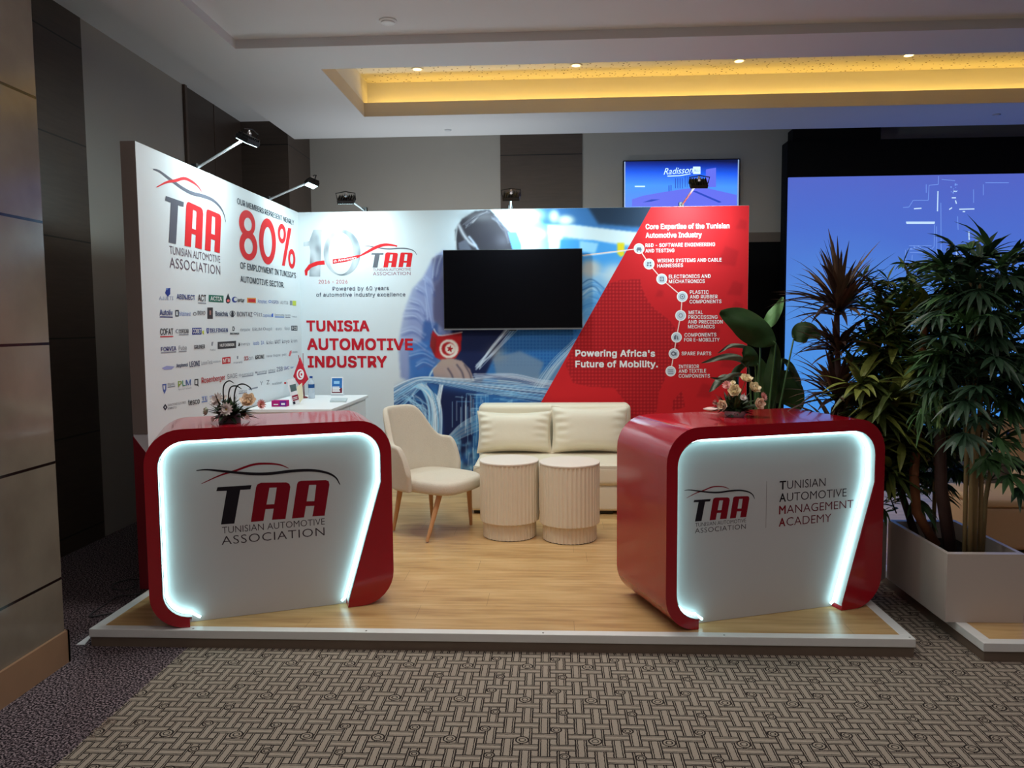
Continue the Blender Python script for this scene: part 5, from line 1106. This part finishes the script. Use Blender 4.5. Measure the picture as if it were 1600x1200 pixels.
m.build('hanging_shoot', lmat('shoot_lime', (150, 180, 110)), t)
# bird of paradise behind the right counter
B0 = Vector((3.52, -1.62, HS)); t = thing('bird_of_paradise_plant', 'large-leaved bird of paradise plant behind the right red counter', 'potted plant', tuple(B0))
m = MB(); m.lathe([(.12, 0), (.15, .02), (.16, .30), (.15, .30), (.145, .26)], 30); m.build('pot', PW_, t, True, autosmooth=40)
m = MB(); m.lathe([(.144, .259), (.144, .262)], 30); m.build('soil', SOIL, t)
def bleaf(mid, width, Y, tipY, mt, stalk=True, fold=.2, roll=0.0, shape=None):
    """broad leaf along a midrib given where it is seen, at its own depth"""
    c = bez(mid, 6); n = len(c); m = MB(); V = []
    P = [Vector(at_y(q[0], q[1], Y+(tipY-Y)*i/(n-1)))-B0 for i, q in enumerate(c)]
    for i, p_ in enumerate(P):
        d = (P[min(i+1, n-1)]-P[max(i-1, 0)]).normalized(); t_ = i/(n-1); v = Vector((.1+roll, -1, .15)).normalized(); s = d.cross(v).normalized(); w = width*(shape(t_) if shape else math.sin(PI*(.04+.94*t_**.9))**.75)*.5; up = s.cross(d).normalized()
        for k, kk in ((-1, -1), (-.5, -.5), (0, 0), (.5, .5), (1, 1)): V.append(p_+s*w*k-up*abs(w)*abs(k)**1.5*fold+Vector((0, .012*math.sin(9*t_+k*3), 0)))
    m.mesh(V, [(i*5+k, i*5+k+1, i*5+k+6, i*5+k+5) for i in range(n-1) for k in range(4)]); o = m.build('leaf', mt, t, True)
    if stalk:
        b = P[0]; m = MB(); m.tube([Vector((b.x*.15, b.y*.15, .26)), Vector((b.x*.55, b.y*.6, b.z*.62)), b, P[1]], [.012, .008, .005, .003], 7); m.build('leaf_stalk', PG, t, True)
bleaf([(1212, 536), (1190, 520), (1160, 500), (1125, 488)], .20, -1.62, -1.72, STR, True, .5)
bleaf([(1188, 515), (1204, 500), (1214, 485), (1223, 464)], .085, -1.6, -1.55, STL, True, .2)  # upright leaf: its lit look is put into the paler green
bleaf([(1240, 530), (1250, 522), (1265, 517), (1283, 527)], .135, -1.55, -1.5, STR, True, .2)
bleaf([(1208, 588), (1220, 600), (1238, 615), (1252, 640)], .23, -1.55, -1.5, STR, True, .25)
bleaf([(1170, 575), (1155, 560), (1130, 558), (1096, 567)], .045, -1.62, -1.75, STG, True, .3)
bleaf([(1180, 550), (1160, 541), (1140, 541), (1121, 552)], .028, -1.62, -1.72, STG, True, .3)
bleaf([(1178, 590), (1150, 585), (1130, 592), (1110, 590)], .030, -1.6, -1.75, STG, True, .3)
bleaf([(1185, 570), (1176, 560), (1168, 552), (1160, 550)], .12, -1.64, -1.7, STR, True, .5)
bleaf([(1205, 640), (1206, 600), (1212, 560), (1208, 530)], .10, -1.6, -1.6, STR, False, .4)
bleaf([(1222, 560), (1236, 572), (1246, 590), (1251, 606)], .05, -1.52, -1.5, PG2, True, .5)
bleaf([(1165, 640), (1150, 610), (1152, 580), (1170, 565)], .06, -1.6, -1.65, STR, False, .5)
bleaf([(1150, 600), (1135, 590), (1120, 600), (1108, 612)], .05, -1.62, -1.7, STG, True, .4)
bleaf([(1200, 660), (1198, 620), (1196, 590), (1188, 560)], .12, -1.55, -1.58, PG, False, .4)

# ---------------------------------------------------------------- neighbouring seats
TAN = mat('tan_fabric', (196, 164, 128), .8, bump=(150, .2)); TAN2 = mat('tan_seat', (214, 182, 142), .75)
a = thing('tan_armchair', 'tan upholstered armchair before the blue screen wall at right edge', 'armchair', (5.78, -.95, HS)); T0 = Matrix.Identity(4)
m = MB(); rbox(m, (-.34, .16, .12), (.34, .34, .70), .05); m.build('backrest', TAN, a, True)
m = MB(); rbox(m, (-.34, -.34, .22), (.34, .20, .36), .04); m.build('seat', TAN2, a, True)
m = MB(); rbox(m, (-.35, -.33, .03), (.35, .33, .23), .03); m.build('base', TAN, a, True)
m = MB()
for x_ in (-.28, .24): m.box((x_, -.28, 0.0005), (x_+.04, -.24, .032)); m.box((x_, .24, 0.0005), (x_+.04, .28, .032))
m.build('foot', FOOT, a)
a = thing('tan_pouf', 'low tan square pouf beside the planter at the right edge', 'pouf', (5.06, -1.62, HS))
m = MB(); rbox(m, (-.26, -.26, .02), (.26, .26, .29), .03); m.build('body', TAN, a, True)
m = MB(); rbox(m, (-.27, -.27, .288), (.27, .27, .335), .02); m.build('top_pad', TAN2, a, True)
m = MB(); m.box((-.2, -.2, .0005), (.2, .2, .024)); m.build('foot', FOOT, a)
p = at_y(1548, 712, -1.2); a = thing('grey_bin', 'grey cylinder bin with pale rim half hidden behind the palm', 'bin', (p[0]+.03, -1.2, HS)); h = p[2]-HS
m = MB(); m.lathe([(.085, 0), (.092, .01), (.092, h)], 32); m.build('body', mat('bin_grey', (96, 88, 84), .5), a, True, autosmooth=40)
m = MB(); m.lathe([(.094, h), (.094, h+.012), (.080, h+.012), (.080, h)], 32); m.build('rim', mat('bin_rim', (206, 186, 132), .5), a, True, autosmooth=40)

# ---------------------------------------------------------------- screens behind the stand
def screen_mat(name, x0, x1, z0, z1, stops, estr, tilt=0.0, nz_=0.1):
    n = NT(name); x, y, z = n.pos(); f = n.f('DIVIDE', n.sub(z, z0), z1-z0); g = n.f('DIVIDE', n.sub(x, x0), x1-x0)
    f = n.add(f, n.mul(n.sub(g, .5), tilt)); f = n.add(f, n.mul(n.sub(n.noise(1.3, 2), .5), nz_)); c = n.ramp(f, stops)
    n.b.inputs['Base Color'].default_value = (.01, .01, .012, 1); n.b.inputs['Roughness'].default_value = .3; n.t.links.new(c, n.b.inputs['Emission Color']); n.b.inputs['Emission Strength'].default_value = estr; return n.m
def glow(name, c, e=1.0): return mat(name, (10, 10, 12), .4, emit=c, estr=e)
LX0 = 4.705; LY = 1.9; LZ1 = 3.05
lw = thing('video_wall', 'huge lit blue video wall with white circuit drawing on the right', 'video wall', (6.9, LY+.1, 0))
LS = screen_mat('video_wall_glow', LX0, 9.1, .4, LZ1, [(.0, C3(70, 150, 236)), (.45, C3(84, 142, 226)), (.75, C3(78, 114, 212)), (1.0, C3(84, 102, 202))], .95, .12, .14)
m = WB(); m.box((LX0, LY, .35), (9.1, LY+.03, LZ1)); m.build('screen', LS, lw)
m = WB(); m.box((LX0-.02, LY+.03, 0.001), (9.2, LY+.2, LZ1+.38)); m.box((LX0-.02, LY-.004, LZ1), (9.2, LY+.03, LZ1+.38)); m.box((LX0-.02, LY-.004, 0.001), (9.2, LY+.03, .35)); m.build('frame', BLACK, lw)
m = WB(); m.box((LX0+.04, LY+.02, LZ1+.38), (5.66, LY+.2, LZ1+.515)); m.build('header_box', BLACK, lw)
def wq(x, y): p = at_y(x, y, LY-.0015); return (p[0], p[1], p[2])
def z3(x, y): return 1180+x/3.81, 170+y/3.81
def lines(segs, w, mt, name):
    m = WB()
    for S in segs:
        for (a, b), (c, d) in zip(S[:-1], S[1:]):
            A, B = np.array(z3(a, b)), np.array(z3(c, d)); d_ = (B-A)/max(1e-6, np.hypot(*(B-A))); n_ = np.array([-d_[1], d_[0]])*w; m.mesh([wq(*(A+n_)), wq(*(B+n_)), wq(*(B-n_)), wq(*(A-n_))], [(0, 1, 2, 3)])
    m.build(name, mt, lw)
SOFTW = glow('circuit_soft', (116, 154, 236), 1.0); BRW = glow('circuit_bright', (196, 226, 255), 1.0)
lines([[(880, 588), (915, 585), (940, 545), (1030, 545), (1035, 455), (1090, 450), (1092, 400)], [(1018, 450), (1018, 500)], [(1068, 690), (1065, 820), (1050, 835), (905, 835)], [(1105, 560), (1108, 1030)], [(1082, 1040), (1080, 700)], [(895, 840), (895, 920)], [(915, 815), (1050, 815)], [(920, 855), (1010, 855)], [(935, 870), (932, 920)], [(1205, 640), (1208, 720)], [(1300, 480), (1300, 560)], [(1358, 450), (1358, 515)], [(1285, 800), (1285, 870)], [(1195, 900), (1198, 850), (1240, 812), (1240, 880)], [(1215, 850), (1215, 980)], [(1320, 780), (1320, 830)], [(905, 995), (1000, 995)], [(1110, 420), (1190, 428)], [(1370, 440), (1510, 440)]], .5, SOFTW, 'circuit_lines')
lines([[(898, 675), (1070, 675)], [(900, 682), (1068, 682)], [(1088, 490), (1085, 610)], [(945, 595), (990, 592)], [(1215, 598), (1305, 596)], [(1272, 730), (1274, 780)], [(1198, 850), (1200, 1000)], [(1170, 530), (1195, 530)], [(1235, 612), (1250, 612)], [(1155, 600), (1172, 588)], [(1192, 545), (1198, 565)], [(1180, 490), (1200, 492)]], .9, BRW, 'circuit_highlights')
m = WB(); rs = random.Random(4)
for k in range(46):
    a = rs.choice([(915+rs.uniform(0, 130), 825+rs.uniform(-8, 10)), (1020+rs.uniform(-8, 8), 850+rs.uniform(0, 120)), (960+rs.uniform(-60, 60), 960+rs.uniform(-40, 60)), (1185+rs.uniform(-20, 20), 430+rs.uniform(0, 70))]); X, Y = z3(*a); s = rs.uniform(.5, 1.2); m.flat([(X-s, Y-s), (X+s, Y-s), (X+s, Y+s), (X-s, Y+s)], wq)
m.build('circuit_pads', SOFTW, lw)

tv = thing('wall_screen', 'smaller lit blue wall screen with white hotel lettering above the red panel', 'screen', (3.618, 2.21, 2.95)); TX0, TX1, TZ0, TZ1 = 2.988, 4.248, 2.58, 3.305
m = WB(); m.box((TX0-.012, 2.196, TZ0-.012), (TX1+.012, 2.249, TZ1+.012)); m.build('casing', MATS['tv_black'], tv)
SM = screen_mat('wall_screen_glow', TX0, TX1, TZ0, TZ1, [(.30, C3(90, 140, 250)), (.62, C3(70, 150, 255)), (.82, C3(24, 90, 236)), (.93, C3(10, 46, 160)), (1.0, C3(6, 18, 70))], 1.1, .06, .05)
m = WB(); m.box((TX0, 2.192, TZ0), (TX1, 2.196, TZ1)); m.build('display', SM, tv)
m = WB(); m.box((TX0, 2.1905, TZ0), (TX0+.012, 2.1925, TZ1)); m.box((TX1-.014, 2.1905, TZ0), (TX1, 2.1925, TZ1)); m.build('side_bezel', mat('bezel_silver_glow', (206, 216, 230), .3, emit=(160, 190, 240), estr=.5), tv)  # bezel strips given a faint glow of their own for brightness
def sq(a, b): p = at_y(960+a/7.273, 240+b/7.273, 2.190); return (p[0], p[1], p[2])
def sq2(a, b): p = at_y(960+a/7.273, 240+b/7.273, 2.1895); return (p[0], p[1], p[2])
BV = glow('slide_violet', (104, 116, 246), 1.0); BD = glow('slide_shadow', (40, 74, 200), 1.0); BP = glow('slide_pale', (120, 150, 250), 1.0); BWH = glow('slide_white', (206, 240, 255), 1.2)
m = WB(); m.flat([(200, 600), (200, 520), (320, 480), (540, 440), (800, 400), (1000, 380), (1390, 470), (1390, 600)], sq); m.flat([(1040, 180), (1155, 160), (1155, 380), (1040, 380)], sq); m.build('slide_building', BV, tv)
m = WB(); m.flat([(320, 555), (420, 520), (520, 520), (420, 545)], sq2); m.build('slide_shadow', BD, tv); m = WB(); m.flat([(870, 420), (930, 425), (1220, 550), (1190, 560)], sq2)
for k in range(4): m.flat([(690+k*26, 280), (698+k*26, 280), (698+k*26, 400), (690+k*26, 390)], sq2)
for k in range(9): m.flat([(800+k*26, 255), (806+k*26, 255), (806+k*26, 380), (800+k*26, 380)], sq2)
m.flat([(615, 360), (625, 360), (625, 430), (615, 430)], sq2); m.flat([(638, 355), (648, 355), (648, 420), (638, 420)], sq2); m.build('slide_windows', BD, tv)
m = WB(); put_text(m, 'Radisson', sq2(560, 240), sq2(885, 218), np.array(sq2(560, 168))-np.array(sq2(560, 240)), .004, shear=.10)
m.flat([(600, 250), (740, 246), (865, 226), (868, 234), (745, 256), (605, 262)], sq2); 
m.build('hotel_lettering', BWH, tv); m = WB(); m.flat([(894, 148), (978, 148), (978, 232), (894, 232)], sq2); m.build('white_square', BWH, tv); m = WB(); m.flat([(232, 366), (348, 366), (348, 380), (232, 380)], sq2); m.build('white_dash', BWH, tv)
def sq3(a, b): p = at_y(960+a/7.273, 240+b/7.273, 2.189); return (p[0], p[1], p[2])
m = WB(); put_text(m, 'BLU', sq3(908, 205), sq3(966, 205), np.array(sq3(908, 180))-np.array(sq3(908, 205)), .002); m.build('square_lettering', BP, tv)

# ---------------------------------------------------------------- small things at the left edge
CAB = mat('cable_grey', (70, 70, 72), .5); rs = random.Random(2)
cp = [at_z(*q, .004) for q in ((222, 928), (205, 930), (185, 932), (165, 944), (140, 962), (150, 963), (180, 957), (210, 948))]
m = MB(); m.tube([(q[0], q[1], .006) for q in bez(cp, 5)], .004, 6); tag(m.build('power_cable', CAB, None, True), 'thin grey cable looped on the dark floor left of the platform', 'cable')
cp = [at_z(*q, .004) for q in ((220, 905), (200, 906), (180, 912), (176, 920), (195, 922), (212, 916), (208, 908))]
m = MB(); m.tube([(q[0], q[1], .006) for q in bez(cp, 5)], .0035, 6); tag(m.build('power_cable.001', CAB, None, True), 'second smaller coil of cable on the dark floor behind the longer loop', 'cable')
q = [at_z(*u, 0) for u in ((119, 1008), (140, 993), (141, 997), (132, 1008))]; m = MB(); V = [(u[0], u[1], z) for z in (.0005, .003) for u in q]; m.mesh(V, [(3, 2, 1, 0), (4, 5, 6, 7), (0, 1, 5, 4), (1, 2, 6, 5), (2, 3, 7, 6), (3, 0, 4, 7)])
tag(m.build('paper_scrap', PAPER), 'pale scrap on the floor at the left front corner of platform', 'scrap')
m = MB(); rs = random.Random(8); c = at_z(160, 1140, 0)
for k in range(10):
    a = rs.uniform(0, 6.28); L = rs.uniform(.02, .06); P = Vector((c[0]+rs.uniform(-.02, .02), c[1]+rs.uniform(-.06, .06), .002)); m.tube([P, P+Vector((math.cos(a)*L*.5, math.sin(a)*L*.5, .012)), P+Vector((math.cos(a)*L, math.sin(a)*L, .003))], .0012, 4)
tag(m.build('frayed_thread', mat('thread_beige', (150, 130, 116), .9)), 'tuft of frayed threads at the edge of patterned carpet', 'thread', kind='stuff')
